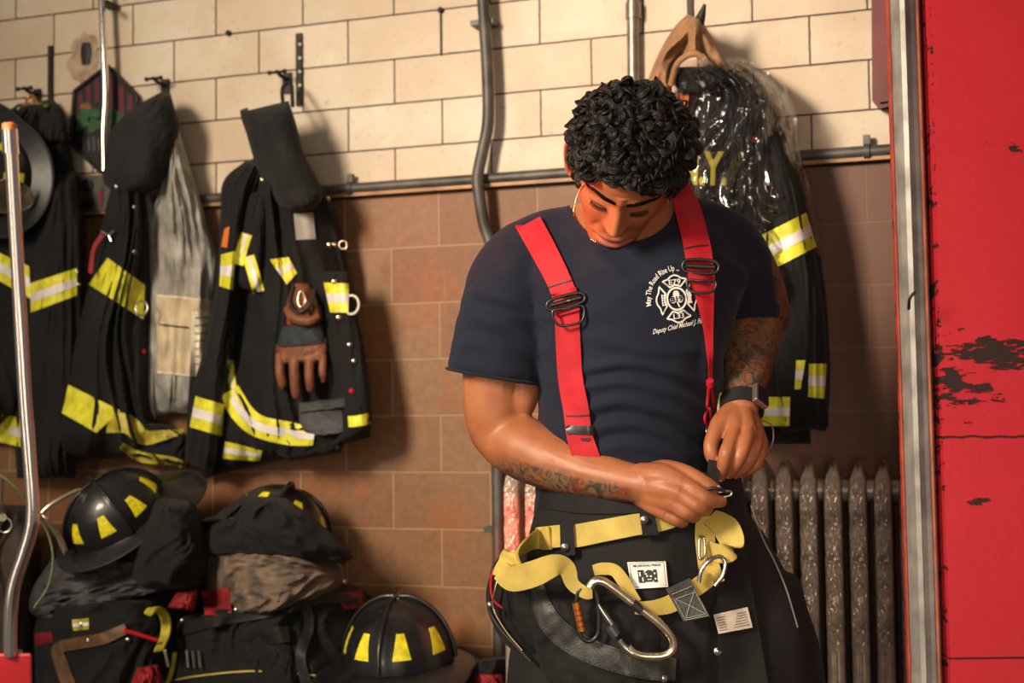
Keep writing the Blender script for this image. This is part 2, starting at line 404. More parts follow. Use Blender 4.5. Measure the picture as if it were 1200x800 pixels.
# red painted wall at the right, nearer than the man
def red_wall_material():
    m, nt, p = nodes('chipped_red_paint'); L = nt.links.new
    tc = N(nt, 'ShaderNodeTexCoord'); sep = N(nt, 'ShaderNodeSeparateXYZ'); L(tc.outputs['Object'], sep.inputs[0])
    n1 = N(nt, 'ShaderNodeTexNoise', Scale=3.5, Detail=6.0, Roughness=.65); L(tc.outputs['Object'], n1.inputs['Vector'])
    mp = N(nt, 'ShaderNodeMapping'); mp.inputs['Scale'].default_value = (20, 20, 66); L(tc.outputs['Object'], mp.inputs[0])
    n2 = N(nt, 'ShaderNodeTexNoise', Scale=1.0, Detail=7.0, Roughness=.68); L(mp.outputs[0], n2.inputs['Vector'])
    n3 = N(nt, 'ShaderNodeTexNoise', Scale=90.0, Detail=4.0); L(tc.outputs['Object'], n3.inputs['Vector'])
    base = mixc(nt, ramp(nt, n1.outputs[0], [(.3, 0.0), (.75, 1.0)]), (.40, .013, .024), (.48, .020, .032))
    def bump_at(axis, c, w):          # 1 inside |axis-c|<w
        a = N(nt, 'ShaderNodeMath', operation='SUBTRACT'); L(axis, a.inputs[0]); a.inputs[1].default_value = c
        b = N(nt, 'ShaderNodeMath', operation='ABSOLUTE'); L(a.outputs[0], b.inputs[0])
        r = N(nt, 'ShaderNodeMapRange'); L(b.outputs[0], r.inputs['Value']); r.inputs['From Min'].default_value = 0; r.inputs['From Max'].default_value = w; r.inputs['To Min'].default_value = 1; r.inputs['To Max'].default_value = 0
        return r.outputs[0]
    def mul(a, b, op='MULTIPLY'):
        k = N(nt, 'ShaderNodeMath', operation=op)
        for s, v in ((k.inputs[0], a), (k.inputs[1], b)):
            if isinstance(v, (int, float)): s.default_value = v
            else: L(v, s)
        return k.outputs[0]
    z = sep.outputs['Z']; x = sep.outputs['X']
    # weights of the worn zones (positions in the wall's own metres)
    zones = mul(bump_at(z, ZR[0], .060), .31)
    zones = mul(zones, mul(mul(bump_at(x, XR+.02, .10), bump_at(z, ZR[1], .10)), .34), 'MAXIMUM')
    zones = mul(zones, mul(mul(bump_at(x, XR+.11, .07), bump_at(z, ZR[2], .022)), .27), 'MAXIMUM')
    zones = mul(zones, mul(mul(bump_at(x, XR+.05, .07), bump_at(z, ZR[3], .03)), .25), 'MAXIMUM')
    zones = mul(zones, mul(bump_at(x, XR, .008), .215), 'MAXIMUM')
    f = ramp(nt, mul(n2.outputs[0], zones, 'ADD'), [(.735, 0.0), (.76, 1.0)])
    # two long cracks
    w1 = N(nt, 'ShaderNodeMath', operation='MULTIPLY'); L(n1.outputs[0], w1.inputs[0]); w1.inputs[1].default_value = .035
    zz = mul(z, w1.outputs[0], 'ADD')
    cr = mul(ramp(nt, bump_at(zz, ZR[4]+.0175, .0024), [(.25, 0.0), (.6, 1.0)]), ramp(nt, n2.outputs[0], [(.34, 0.0), (.42, 1.0)]))
    cr = mul(cr, mul(ramp(nt, bump_at(z, ZR[5], .0022), [(.3, 0.0), (.6, 1.0)]), ramp(nt, n2.outputs[0], [(.30, 0.0), (.4, 1.0)])), 'MAXIMUM')
    f = mul(f, cr, 'MAXIMUM')
    L(mixc(nt, f, base, (.022, .012, .010)), p.inputs['Base Color'])
    hh = mul(mul(n2.outputs[0], .25), mul(f, -1.0), 'ADD')
    bp = N(nt, 'ShaderNodeBump', Strength=.7, Distance=.003); L(hh, bp.inputs['Height'])
    b2 = N(nt, 'ShaderNodeBump', Strength=.18, Distance=.002); L(n3.outputs[0], b2.inputs['Height']); L(bp.outputs[0], b2.inputs['Normal']); L(b2.outputs[0], p.inputs['Normal'])
    p.inputs['Roughness'].default_value = .55; p.inputs['Specular IOR Level'].default_value = .3
    return m
DR = 1.95
def KR(px, py, dz=0): return K(px, py, dz, DR)
hz = Vector((CX.x, CX.y, 0)).normalized(); hb = Vector((-CZ.x, -CZ.y, 0)).normalized()      # level right, level away
ZR = [KR(1150, y).z for y in (415, 455, 170, 590, 512, 768)]
Rh = Matrix((hz, hb, Vector((0, 0, 1)))).transposed()
e0 = KR(1101, 400); e0.z = 0
XR = 0.0
Vb = []
for (a, b) in ((0, 0), (.75, 0), (.75, .22), (0, .22)):
    for zc in (0, 2.8): Vb.append(e0+hz*(a-(.0065*(zc-1.2) if a == 0 else 0))+hb*b+Vector((0, 0, zc)))
gw = (Vb, [(0, 1, 3, 2), (2, 3, 5, 4), (4, 5, 7, 6), (6, 7, 1, 0), (0, 2, 4, 6), (1, 7, 5, 3)])
gw = ([Rh.transposed() @ (v-e0) for v in gw[0]], gw[1])
rw = structure('wall_right', gw, red_wall_material(), org=(0, 0, 0)); rw.matrix_world = Matrix.Translation(e0) @ Rh.to_4x4()
# steel door frame between the red wall and the bay
def vbar(x0, x1, d, depth, mat, name, parent, prof=None, lean=.0065):
    P = []; a0 = K((x0[0]+x0[1])/2, 400, 0, d); w = ((x1[0]+x1[1])-(x0[0]+x0[1]))/2/F*d
    prof = prof or [(0, 0), (1, 0), (1, 1), (0, 1)]
    V = []; n = len(prof)
    for zc in (0, 2.75):
        for u, v in prof:
            V.append(Vector((a0.x, a0.y, 0))+hz*(u*w-lean*(zc-1.2))+hb*(v*depth)+Vector((0, 0, zc)))
    Fc = [(k, (k+1) % n, n+(k+1) % n, n+k) for k in range(n)]+[tuple(range(n))[::-1], tuple(range(n, 2*n))]
    return obj(name, (V, Fc), mat, parent, False)
frame_m = simple('worn_galvanised_steel', (.30, .29, .27), .45, .35, noise_s=22, var=.3, bump=.15, bs=90)
frm = tag(thing('door_frame', None, None, (e0.x, e0.y, 0)), kind='structure')
rp = [(0, 0), (.02, -.6), (.12, -1.05), (.26, -1.2), (.34, -1.0), (.38, -.55), (.5, -.5), (.62, -.6), (.9, -.6), (1, -.45), (1, 0)]
vbar((1040, 1069), (1076, 1098), 1.99, .035, frame_m, 'steel_channel', frm, rp)
vbar((1038.5, 1066.5), (1040.5, 1069), 1.985, .006, simple('orange_red_edge', (.30, .045, .02), .5, noise_s=30, var=.3), 'painted_edge', frm)
vbar((1076, 1098), (1078, 1100), 1.955, .004, simple('orange_edge', (.40, .11, .05), .5, noise_s=30, var=.3), 'painted_edge', frm)
vbar((1070, 1095), (1095, 1122), 1.995, .06, simple('dark_seal', (.03, .022, .020), .7, noise_s=20, var=.4), 'rubber_seal', frm)
obj('catch', tube([K(1065, 362, .06, 1.99), K(1066, 350, .075, 1.99), K(1073, 341, .075, 1.99)], .0022, 8, n=12), M['iron'], frm)

# ---------------------------------------------------------------- pipes and fittings
def clampg(c, r):
    return join(tube([c+Vector((-.006, 0, 0)), c+Vector((.006, 0, 0))], r*1.35, 14), box(c+Vector((0, .0, r*1.9)), (.014, .014, .02)))
t = thing('horizontal_conduit', 'long dark grey conduit running level along the wall above the ochre ledge', 'pipe', W(500, 217, .02))
zc = W(500, 214.5, .02).z
obj('pipe', tube([Vector((-2.9, YW-.02, zc)), Vector((.6, YW-.02, zc))], .0125, 14), M['conduit'], t)
for px in (411, 1017, 140): c = W(px, 215, .02); c.z = zc; obj('clamp', clampg(c, .0125), M['conduit'], t)
zc2 = zc-.0175
tag(obj('cable', tube([Vector((-2.9, YW-.008, zc2)), Vector((.6, YW-.008, zc2))], .005, 8), M['iron']), 'thin dark cable running just under the level grey conduit', 'cable')
t = thing('bent_conduit', 'grey pipe with a double bend running down the wall left of the man', 'pipe', W(582, 790, .045))
obj('pipe', tube([W(563, -60, .045), W(566, 0, .045), W(571, 80, .045), W(572, 140, .045), W(566, 175, .045), W(560, 205, .052), W(561, 225, .055), W(567, 262, .045), W(577, 300, .04), W(581, 400, .04), W(583, 560, .04), W(584, 640, .04), W(585, 800, .04), W(585, 950, .04), W(585, 1130, .04)], .0135, 16, n=90), M['conduit'], t)
for px, py in ((568, 28), (584, 620)): obj('pipe_strap', box(W(px, py, .02), (.055, .04, .012)), M['conduit'], t)
t = thing('galvanised_conduit', 'pale metal conduit running up the wall behind the man\'s head', 'pipe', W(742, 150, .02))
obj('pipe', tube([W(741, -80, .02), W(743, 190, .02)], .0135, 16), M['conduit_light'], t)
obj('coupling', tube([W(742, 4, .02), W(742, 22, .02)], .017, 16), M['conduit_light'], t)
t = thing('vertical_pipe', 'slim bright pipe running up the wall across the hexagonal plaque', 'pipe', W(122, 195, .06))
obj('pipe', tube([W(117, -60, .06), W(119, 0, .06), W(123.5, 105, .06), W(121.5, 150, .06), W(122, 200, .06)], .0085, 14, n=40), M['chrome'], t)
obj('pipe_strap', join(box(W(127, 6, .035), (.026, .05, .012)), tube([W(129, 8, .05), W(129, 8, .075)], .006, 8)), M['iron'], t)
tag(obj('steel_rod', box(W(60, 122, .004), (.011, .016, .30)), M['iron']), 'dark flat iron bar fixed upright on the wall at far left', 'bar')
# hook bracket above the middle coat
t = thing('coat_bracket', 'slotted dark iron strip on the wall above the hooded coat', 'bracket', W(351, 122, .004))
obj('slotted_strip', box(W(351.5, 82, .002), (.0155, .014, .175)), M['iron'], t)
for py in (52, 68, 84, 100): obj('bolt', disc(W(351.5, py, .013), (0, -1, 0), .0035, .004, 10), M['steel'], t)
def hook(px, py, label, group=None, s=1.0):
    t = thing('coat_hook', label, 'hook', W(px, py, 0))
    c = W(px, py, 0)
    obj('back_plate', bevel_geo(box(c+Vector((0, -.004, 0)), (.022*s, .008, .05*s))), M['iron'], t, False)
    obj('prong', tube([c+Vector((0, -.006, .008)), c+Vector((0, -.04, .012*s)), c+Vector((0, -.058, .018*s))], [.005, .005, .004], 10, n=14), M['iron'], t)
    obj('cross_bar', tube([c+Vector((-.020*s, -.055, .016)), c+Vector((.020*s, -.055, .016))], .0035, 8), M['iron'], t)
    for s_ in (-1, 1): obj('ball_end', ball(c+Vector((.020*s*s_, -.055, .016)), .0058, 8), M['iron'], t)
    return t
def bevel_geo(g): return g
hook(195, 105, 'dark iron coat hook carrying the coat with grey lining')
hook(338, 98, 'dark iron coat hook beside the slotted strip')
hook(45, 116, 'dark iron coat hook over the far left coat')
# curved horn-like hook over the plastic-wrapped coat
t = thing('coat_hook', 'black horn-shaped hook poking through the tan hood', 'hook', W(812, 20, 0))
c = W(809, 8, 0)
obj('back_plate', box(c+Vector((0, -.004, 0)), (.012, .008, .09)), M['iron'], t, False)
obj('prong', tube([W(813, 30, .01), W(815, 34, .10), W(820, 24, .16), W(826, 5, .175)], [.008, .011, .011, .003], 12, n=24), M['rubber'], t)
# spots on the wall
for px, py, lab in ((516.5, 12, 'small dark plug on the wall joint near the top centre'), (268, 39, 'small dark plug on the wall joint left of the slotted strip')):
    tag(obj('wall_plug', join(disc(W(px, py, .003), (0, -1, 0), .0075, .008, 12), ball(W(px, py, .008), .005, 6)), M['iron']), lab, 'plug')
tag(obj('thin_rod', box(W(517, 40, .001), (.0035, .008, .10)), M['iron']), 'thin dark rod hanging down from the plug at the top centre', 'rod')
# hole with broken plaster rim
t = thing('wall_opening', 'dark oblong hole with crumbled rim in the upper left wall', 'hole', W(101, 82, 0))
def blob_plate(cx, cy, rx, ry, off, seed, amp=.22, n=40):
    V = [W(cx+rx*math.cos(a)*(1+amp*noise.noise(Vector((math.cos(a)*2, math.sin(a)*2, seed)))), cy+ry*math.sin(a)*(1+amp*noise.noise(Vector((math.cos(a)*2, math.sin(a)*2, seed+3)))), o) for o in (0.0, off) for a in [2*PI*k/n for k in range(n)]]
    return V, [(k, (k+1) % n, n+(k+1) % n, n+k) for k in range(n)]+[tuple(range(n)), tuple(range(n, 2*n))[::-1]]
obj('crumbled_rim', blob_plate(99, 68, 19, 29, .003, 1.3, .4), simple('bare_plaster', (.40, .30, .21), .9, noise_s=30, var=.3, bump=.6, bs=60), t, False)
obj('recess', join(tube([W(101, y, .0038) for y in (50, 62, 76)], [.013, .017, .012], 14, n=10, flat=.35, up=(0, 1, 0))), M['rubber'], t)
# hexagonal plaque
t = thing('hexagonal_plaque', 'dark hexagonal plaque with maroon stripes and green shapes hung on the left wall', 'plaque', W(122, 200, 0))
hexp = [(126, 77), (161, 113), (152, 165), (118, 202), (83, 168), (87, 107)]
def poly(pts, o0, o1, place=W):
    n = len(pts); V = [place(x, y, o) for o in (o0, o1) for x, y in pts]
    return V, [(k, (k+1) % n, n+(k+1) % n, n+k) for k in range(n)]+[tuple(range(n)), tuple(range(n, 2*n))[::-1]]
obj('panel', poly(hexp, 0, .016), simple('black_plaque', (.012, .012, .015), .5), t, False)
for k in range(6):
    a, b = hexp[k], hexp[(k+1) % 6]; obj('rim', tube([W(*a, .02), W(*b, .02)], .005, 8), M['iron'], t)
for k, (x0, x1, y0, y1) in enumerate(((92, 97, 112, 150), (101, 106, 102, 135), (111, 116, 94, 118), (128, 134, 92, 128), (139, 145, 103, 138), (150, 155, 114, 146))):
    obj('stripe', poly([(x0, y0), (x1, y0-3), (x1+1, y1), (x0+1, y1+4)], .0155, .018), simple('maroon_paint', (.10, .012, .02), .6), t, False)
gm = simple('green_paint', (.022, .085, .03), .6, noise_s=60, var=.4)
for cx, cy, r in ((104, 133, 11), (97, 143, 8), (110, 146, 8), (136, 138, 9), (143, 146, 7), (132, 149, 6)):
    obj('green_shape', poly([(cx+r*math.cos(a)*(1+.25*math.cos(3*a)), cy+r*1.1*math.sin(a)*(1+.25*math.cos(3*a))) for a in [2*PI*k/24 for k in range(24)]], .0155, .0195+.0005*(cx % 3)), gm, t, False)
om = simple('orange_paint', (.28, .07, .02), .6)
for a, b in (((94, 122), (106, 126)), ((130, 149), (134, 158))): obj('orange_mark', poly([(a[0], a[1]), (b[0], a[1]+1), (b[0], b[1]+2), (a[0], b[1])], .0155, .021), om, t, False)
for k in range(4): obj('grey_mark', poly([(96+k*6, 160+k % 2*4), (99+k*6, 160), (100+k*6, 176), (97+k*6, 178)], .0155, .018), simple('grey_paint', (.06, .065, .07), .6), t, False)
# socket box under it
t = thing('socket_box', 'grey double socket box with a red tag on the wall left of the hooded coats', 'socket', W(108, 246, 0))
obj('box', poly([(88, 206), (134, 204), (134, 246), (88, 248)], 0, .035), simple('grey_box', (.075, .068, .062), .5, noise_s=30), t, False)
for py in (217, 239): obj('receptacle', disc(W(103, py, .037), (0, -1, 0), .0165, .008, 18), M['rubber'], t)
obj('red_tag', poly([(114, 228), (120, 220), (119, 243)], .0355, .039), M['red_cloth'], t, False)
# red alarm box at the top right, partly behind the frame
t = thing('alarm_box', 'dark red wall box at the top right beside the steel frame', 'alarm box', W(1035, 128, 0))
obj('housing', poly([(1021, -30), (1052, -32), (1056, 120), (1030, 128), (1022, 118)], 0, .06), M['dark_red'], t, False)
obj('lid', poly([(1024, -30), (1052, -32), (1055, 116), (1030, 120)], .061, .07), M['dark_red'], t, False)
# ---------------------------------------------------------------- radiator
rad_m = simple('silver_painted_iron', (.46, .38, .31), .36, .4, noise_s=35, var=.3, bump=.3, bs=110)
RT = 1.018
def radiator_section(c, parent):
    # front face carries the raised scroll ornament; the section runs back to the wall side
    rows, cols = 260, 30; V = []; Fc = []; wx = .0168; dp = .15
    for i in range(rows):
        v = i/(rows-1); z = .09+(RT-.09)*v
        top = (z-(RT-.058))/.058
        w = wx if top < 0 else wx*(1-.86*top**2.0)
        if z < .2: w = wx*(1+.15*(1-(z-.09)/.11))
        orn = 1.0 if RT-.33 < z < RT-.01 else (.0 if z < RT-.36 else (z-(RT-.36))/.03)
        for j in range(cols):
            a = PI*j/(cols-1); x = -math.cos(a)*w; y = -math.sin(a)**.8*.016
            q = Vector((x*200, z*95, 1.0)); q += Vector((noise.noise(q*.6), noise.noise(q*.6+Vector((5, 5, 5))), 0))*1.6
            s = math.sin(a)
            rel = orn*s*(.0034*(1-3.0*abs(noise.noise(q)))+.0016*math.sin(z*150+3.2*abs(x)/w)+.0012*noise.noise(q*2.3))
            if z < RT-.36: rel = -.0035*math.exp(-((x/.0035)**2))*s
            V.append(Vector((c.x+x*(1+rel*12), c.y+y-rel+(.035*max(0, top)**2), z)))
        tb = .035*max(0, top)**2; V.append(Vector((c.x+w*.75, c.y+.02+tb, z))); V.append(Vector((c.x+w*.55, c.y+dp-tb*2.4, z))); V.append(Vector((c.x-w*.55, c.y+dp-tb*2.4, z))); V.append(Vector((c.x-w*.75, c.y+.02+tb, z)))
    m = cols+4
    for i in range(rows-1):
        for k in range(m): l = (k+1) % m; Fc.append((i*m+k, i*m+l, (i+1)*m+l, (i+1)*m+k))
    Fc.append(tuple(range(m))[::-1]); Fc.append(tuple((rows-1)*m+k for k in range(m)))
    return obj('radiator_section', (V, Fc), rad_m, parent)
r0 = W(1034, 560, .23); r1 = W(600, 560, .23)
t = thing('radiator', 'old ornate cast iron column radiator against the wall behind the man', 'radiator', (r1.x, r0.y, 0))
nsec = 17; px_step = (r0.x-r1.x)/(nsec-1)
first = radiator_section(Vector((r1.x, r0.y, 0)), t)
for k in range(1, nsec):
    c = first.copy(); c.location.x += px_step*k; c.parent = t; COL.objects.link(c)
# one more section half hidden by the frame
c = first.copy(); c.location.x += px_step*nsec; c.parent = t; COL.objects.link(c)
for zz, rr in ((RT-.06, .022), (.16, .024)):
    obj('connecting_tube', tube([Vector((r1.x, r0.y+.08, zz)), Vector((r0.x+px_step, r0.y+.08, zz))], rr, 14), rad_m, t)
for k in (0, nsec//2, nsec-1):
    obj('foot', loft([(Vector((r1.x+k*px_step, r0.y+.06, z)), a, b) for z, a, b in ((0, .022, .05), (.03, .016, .045), (.1, .014, .05))], 14, ax=Vector((1, 0, 0)), az=Vector((0, 1, 0))), rad_m, t)
# ================================================================ COATS ON THE WALL
def band(parent, b, quad, ym='lime', silver=True, off=.003, nu=22, sv=(.36, .66)):
    g = gquad(*quad, nu=nu, nv=8)
    o = obj('reflective_band', drape(g, b, off, .004), M[ym], parent)
    if silver: obj('silver_stripe', drape(gsub(g, *sv), b, off+.0012, .003), M['silver'], o)
    return o
def bandpath(parent, b, P, w, ym='lime', silver=True, off=.003, ws=None, n=40):
    o = obj('reflective_band', drape(gband(P, w, n), b, off, .004), M[ym], parent)
    if silver:
        w2 = [x*.34 for x in w] if isinstance(w, list) else w*.34
        obj('silver_stripe', drape(gband(P, w2, n, 4), b, off+.0012, .003), M['silver'], o)
    return o
def snap(parent, b, px, py, r=.0055, mat='steel', name='snap'):
    d = ray(px, py); h = hit(b, px, py); p = CAM+d*((h or 3.0)-.004)
    R = (-d).to_track_quat('Z', 'Y').to_matrix(); return obj(name, join(ball(p, (r, r, r*.35), 8, R), ball(p-d.normalized()*r*.25, (r*.55, r*.55, r*.35), 8, R)), M[mat], parent)
def ringg(c, r, tr, nrm, ry=None, n=40):
    nrm = Vector(nrm).normalized(); u = nrm.orthogonal().normalized(); u = (Vector((0, 0, 1))-nrm*nrm.z).normalized(); w = nrm.cross(u)
    return tube([Vector(c)+u*(math.sin(2*PI*k/n)*(ry or r))+w*(math.cos(2*PI*k/n)*r) for k in range(n)], tr, 8, closed=True)

# --- coat A, far left
t = thing('turnout_coat', 'black turnout coat with yellow and silver bands at the far left edge', 'coat', W(20, 540, 0))
gA = sheet([(20, 122), (-30, 165), (-55, 260), (-62, 400), (-50, 545)], [(62, 116), (80, 165), (93, 245), (97, 330), (97, 420), (92, 470)][:5], bulge=.10, back=.035, fold=.035, ff=4, seed=1, rows=90, cols=60)
obj('coat_body', gA, M['black_cloth'], t)
gA2 = sheet([(52, 205), (40, 260), (33, 340), (22, 430), (18, 520), (20, 560)], [(88, 200), (97, 260), (97, 340), (98, 420), (92, 500), (88, 560)], bulge=.07, back=.09, fold=.02, ff=3, seed=2)
obj('sleeve', gA2, M['black_cloth'], t)
gA3 = sheet([(24, 124), (16, 138), (20, 170)], [(64, 118), (76, 135), (78, 168)], bulge=.04, back=.09, fold=.012, seed=3, rows=30)
obj('collar', gA3, M['hood_cloth'], t)
bA = bvh(gA, gA2, gA3)
band(t, bA, [(35, 332), (90, 314), (90, 346), (36, 366)])
band(t, bA, [(-25, 285), (34, 312), (36, 350), (-25, 315)])
band(t, bA, [(-25, 470), (27, 492), (26, 524), (-25, 512)])
obj('collar_piping', drape(gband([(20, 128), (35, 121), (56, 124)], 3, 14, 3), bA, .004, .004), M['lime_dim'], t)
obj('hanging_loop', tube([W(33, 128, .10), W(31, 117, .075), W(38, 112, .07), W(44, 122, .08)], .0035, 8, n=20), M['copper'], t)
obj('metal_clip', join(ringg(W(64, 226, .17), .008, .0022, (0, -1, 0)), tube([W(64, 230, .17), W(63, 245, .17)], .003, 8)), M['brass'], t)
for px, py in ((94, 318), (96, 333)): snap(t, bA, px-4, py, .004, 'brass')
# helmet hung in front of it, cut by the frame, is built with the other helmets

# --- grey lined coat (C) behind coat B
t = thing('lined_coat', 'worn grey quilted coat lining with a beige patch hanging beside the black coat', 'coat', W(205, 500, 0))
gC = sheet([(196, 140), (184, 215), (172, 260), (171, 340), (172, 420), (180, 488)], [(208, 146), (224, 200), (243, 262), (256, 310), (248, 390), (236, 482)], bulge=.075, back=.04, fold=.028, ff=3.6, fv=1.5, seed=11, rows=110, cols=60, fine=.006)
obj('sleeve', gC, M['grey_lining'], t)
gC2 = sheet([(162, 222), (168, 250), (176, 300), (172, 400), (168, 494)], [(176, 214), (182, 260), (184, 330), (184, 400), (182, 500)], bulge=.03, back=.06, fold=.008, ff=2, seed=12)
obj('lining_panel', gC2, M['grey_lining'], t)
bC = bvh(gC, gC2)
pt = obj('patch', drape(gquad((183, 345), (252, 352), (246, 442), (184, 437), 26, 30), bC, .003, .003, 1), M['beige'], t)
obj('printed_label', drape(gquad((225, 365), (249, 363), (243, 440), (223, 438), 10, 20), bC, .0045, .002, 1), M['paper'], pt)
for k in range(7): obj('print_line', drape(gquad((228, 372+k*9), (245, 371+k*9), (245, 372.2+k*9), (228, 373.2+k*9), 6, 2), bC, .006, .001, 1), M['tan_leather'], pt)
obj('pocket_slit', drape(gband([(187, 380), (203, 382), (222, 384)], 2, 16, 3), bC, .0045, .002, 1), M['rubber'], pt)
for P in ([(184, 346), (218, 349), (252, 353)], [(184, 436), (215, 439), (245, 441)]): obj('seam', drape(gband(P, 1.6, 20, 3), bC, .0048, .002, 1), M['paper'], pt)
obj('cuff', drape(gband([(184, 474), (210, 478), (236, 476)], 13, 20, 5), bC, .004, .006), M['grey_lining'], t)

# --- coat B with dark hood
t = thing('turnout_coat', 'black turnout coat with plain wide yellow bands and round hood', 'coat', W(120, 560, 0))
gB = sheet([(135, 200), (120, 260), (104, 330), (70, 410), (40, 470), (18, 545)], [(168, 205), (175, 262), (178, 330), (176, 400), (180, 480), (200, 530)], bulge=.12, back=.045, fold=.04, ff=4.2, seed=21, rows=110, cols=70)
obj('coat_body', gB, M['black_cloth'], t)
gB2 = sheet([(128, 485), (135, 520), (150, 535)], [(205, 500), (222, 515), (222, 548)], bulge=.05, back=.08, fold=.02, ff=4, seed=22, rows=40)
obj('hem', gB2, M['black_cloth'], t)
gBh = sheet([(188, 108), (160, 124), (134, 148), (124, 180), (122, 214), (140, 226)], [(200, 110), (206, 132), (210, 150), (203, 180), (190, 215), (160, 232)], bulge=.10, back=.09, fold=.015, ff=2, seed=23, rows=60, ends=(.25, .3))
obj('hood', gBh, M['hood_cloth'], t)
bB = bvh(gB, gB2, gBh)
band(t, bB, [(126, 302), (170, 334), (168, 374), (104, 333)], silver=False)
band(t, bB, [(57, 439), (141, 481), (113, 507), (42, 466)], silver=False)
bandpath(t, bB, [(126, 494), (150, 497), (168, 512), (190, 510), (215, 505)], [26, 22, 18, 12, 6], 'lime_dim', False)
bandpath(t, bB, [(142, 522), (165, 535), (200, 540), (218, 546)], [8, 12, 10, 8], 'lime_dim', False)
obj('ring', ringg(W(166, 361, .17), .016, .0025, (0, -1, .1), .017), M['steel'], t)
obj('metal_clip', join(tube([W(119, 271, .19), W(127, 275, .19), (W(134, 270, .19))], .0035, 8, n=12), tube([W(128, 276, .19), W(130, 283, .19)], .003, 8)), M['chrome'], t)
obj('red_strap', ribbon([W(120, 275, .17), W(110, 292, .17), W(106, 320, .165)], .012, .002, up=(1, 0, 0)), M['red_cloth'], t)
for px, py, m_ in ((137, 219, 'steel'), (157.5, 243, 'brass'), (157, 295, 'steel'), (168, 412, 'red_strap')): snap(t, bB, px, py, .006, m_)

# --- coat D with knit hood, gloves
t = thing('turnout_coat', 'black turnout coat with drooping hood, brown gloves and many snaps beside the brown tiles', 'coat', W(330, 550, 0))
gD = sheet([(300, 182), (266, 215), (262, 262), (258, 330), (246, 410), (236, 480), (238, 560)], [(345, 190), (385, 228), (404, 292), (414, 352), (425, 402), (434, 465), (434, 512)], bulge=.12, back=.045, fold=.038, ff=5, seed=34, rows=120, cols=90)
obj('coat_body', gD, M['black_cloth'], t)
gDs = sheet([(288, 188), (262, 212), (258, 252), (253, 330), (238, 410), (222, 470), (216, 540)], [(312, 195), (300, 240), (288, 300), (281, 370), (271, 430), (264, 480), (250, 556)], bulge=.075, back=.115, fold=.016, ff=3, seed=32, rows=100)
obj('sleeve', gDs, M['black_cloth'], t)
gDc = sheet([(292, 225), (283, 275), (276, 335)], [(314, 225), (312, 280), (306, 345)], bulge=.025, back=.165, fold=.01, ff=2, seed=33, rows=40, cols=20)
obj('collar_flap', gDc, M['black_cloth'], t)
gDh = sheet([(283, 131), (287, 150), (297, 185), (308, 215), (326, 240), (345, 250)], [(338, 118), (347, 145), (356, 180), (372, 210), (378, 232), (366, 246)], bulge=.085, back=.15, fold=.012, ff=2, seed=34, rows=70, ends=(.12, .25))
obj('hood', gDh, M['hood_cloth'], t)
obj('hood_opening', sheet([(281, 129), (283, 140), (290, 160), (296, 176)], [(290, 126), (296, 140), (299, 160), (299, 178)], bulge=.03, back=.13, fold=.003, seed=35, rows=24, cols=14), M['rubber'], t)
obj('hanging_loop', tube([W(332, 125, .15), W(331, 103, .075), W(341, 98, .07), W(343, 124, .15)], .0045, 8, n=24), M['hood_cloth'], t)
gDr = sheet([(378, 318), (382, 380), (388, 440), (396, 500), (392, 522)], [(407, 318), (415, 360), (426, 420), (434, 470), (432, 508)], bulge=.03, back=.15, fold=.008, ff=2, seed=37, rows=60, cols=24)
obj('front_flap', gDr, M['black_cloth'], t)
gDb = sheet([(300, 505), (312, 525), (340, 540)], [(404, 470), (408, 500), (400, 530)], bulge=.05, back=.11, fold=.02, ff=4, seed=38, rows=40)
obj('hem', gDb, M['black_cloth'], t)
bD = bvh(gD, gDs, gDc, gDh, gDr, gDb)
band(t, bD, [(259, 298), (276, 294), (273, 340), (257, 335)])
bandpath(t, bD, [(289, 274), (284, 290), (279, 310)], 13); bandpath(t, bD, [(291, 300), (297, 320), (303, 342)], 14)
band(t, bD, [(316, 304), (338, 301), (348, 320), (336, 333)]); band(t, bD, [(379, 331), (409, 332), (408, 366), (387, 366)])
band(t, bD, [(229, 464), (263, 474), (260, 511), (222, 500)])
bandpath(t, bD, [(268, 458), (285, 485), (305, 500), (340, 508), (368, 512)], [26, 26, 26, 27, 20])
bandpath(t, bD, [(270, 422), (271, 440), (273, 455)], [7, 8, 9])
bandpath(t, bD, [(262, 527), (280, 530), (306, 534)], [20, 18, 12]); bandpath(t, bD, [(408, 494), (420, 493), (433, 490)], 13, silver=False)
obj('grey_patch', drape(gquad((344, 250), (367, 249), (370, 280), (347, 281)), bD, .004, .003), M['grey_lining'], t)
obj('orange_tab', drape(gquad((263, 268), (269, 265), (266, 290), (259, 289), 6, 6), bD, .004, .003), M['orange'], t)
pk = obj('pocket', sheet([(350, 476), (352, 500), (362, 512)], [(404, 470), (405, 498), (402, 508)], bulge=.014, back=.165, fold=.006, ff=3, seed=39, rows=26, cols=26), M['grey_dark'], t)
obj('pocket_flap', sheet([(350, 472), (352, 484)], [(404, 466), (405, 478)], bulge=.01, back=.18, fold=.003, ff=2, seed=40, rows=14, cols=20), M['grey_dark'], pk)
for px, py, m_ in ((384, 233, 'brass'), (386, 287, 'brass'), (392, 287, 'brass'), (392, 330, 'brass'), (397, 372, 'brass'), (410, 404, 'steel'), (415, 423, 'steel'), (308, 211, 'brass'), (412, 458, 'red_strap')): snap(t, bD, px, py, .006, m_)
obj('ring', ringg(W(402, 287, .165), .009, .002, (.3, -1, 0)), M['brass'], t)
obj('white_ring', ringg(W(412, 357, .17), .0165, .0028, (.2, -1, .1), .021), M['white_ring'], t)
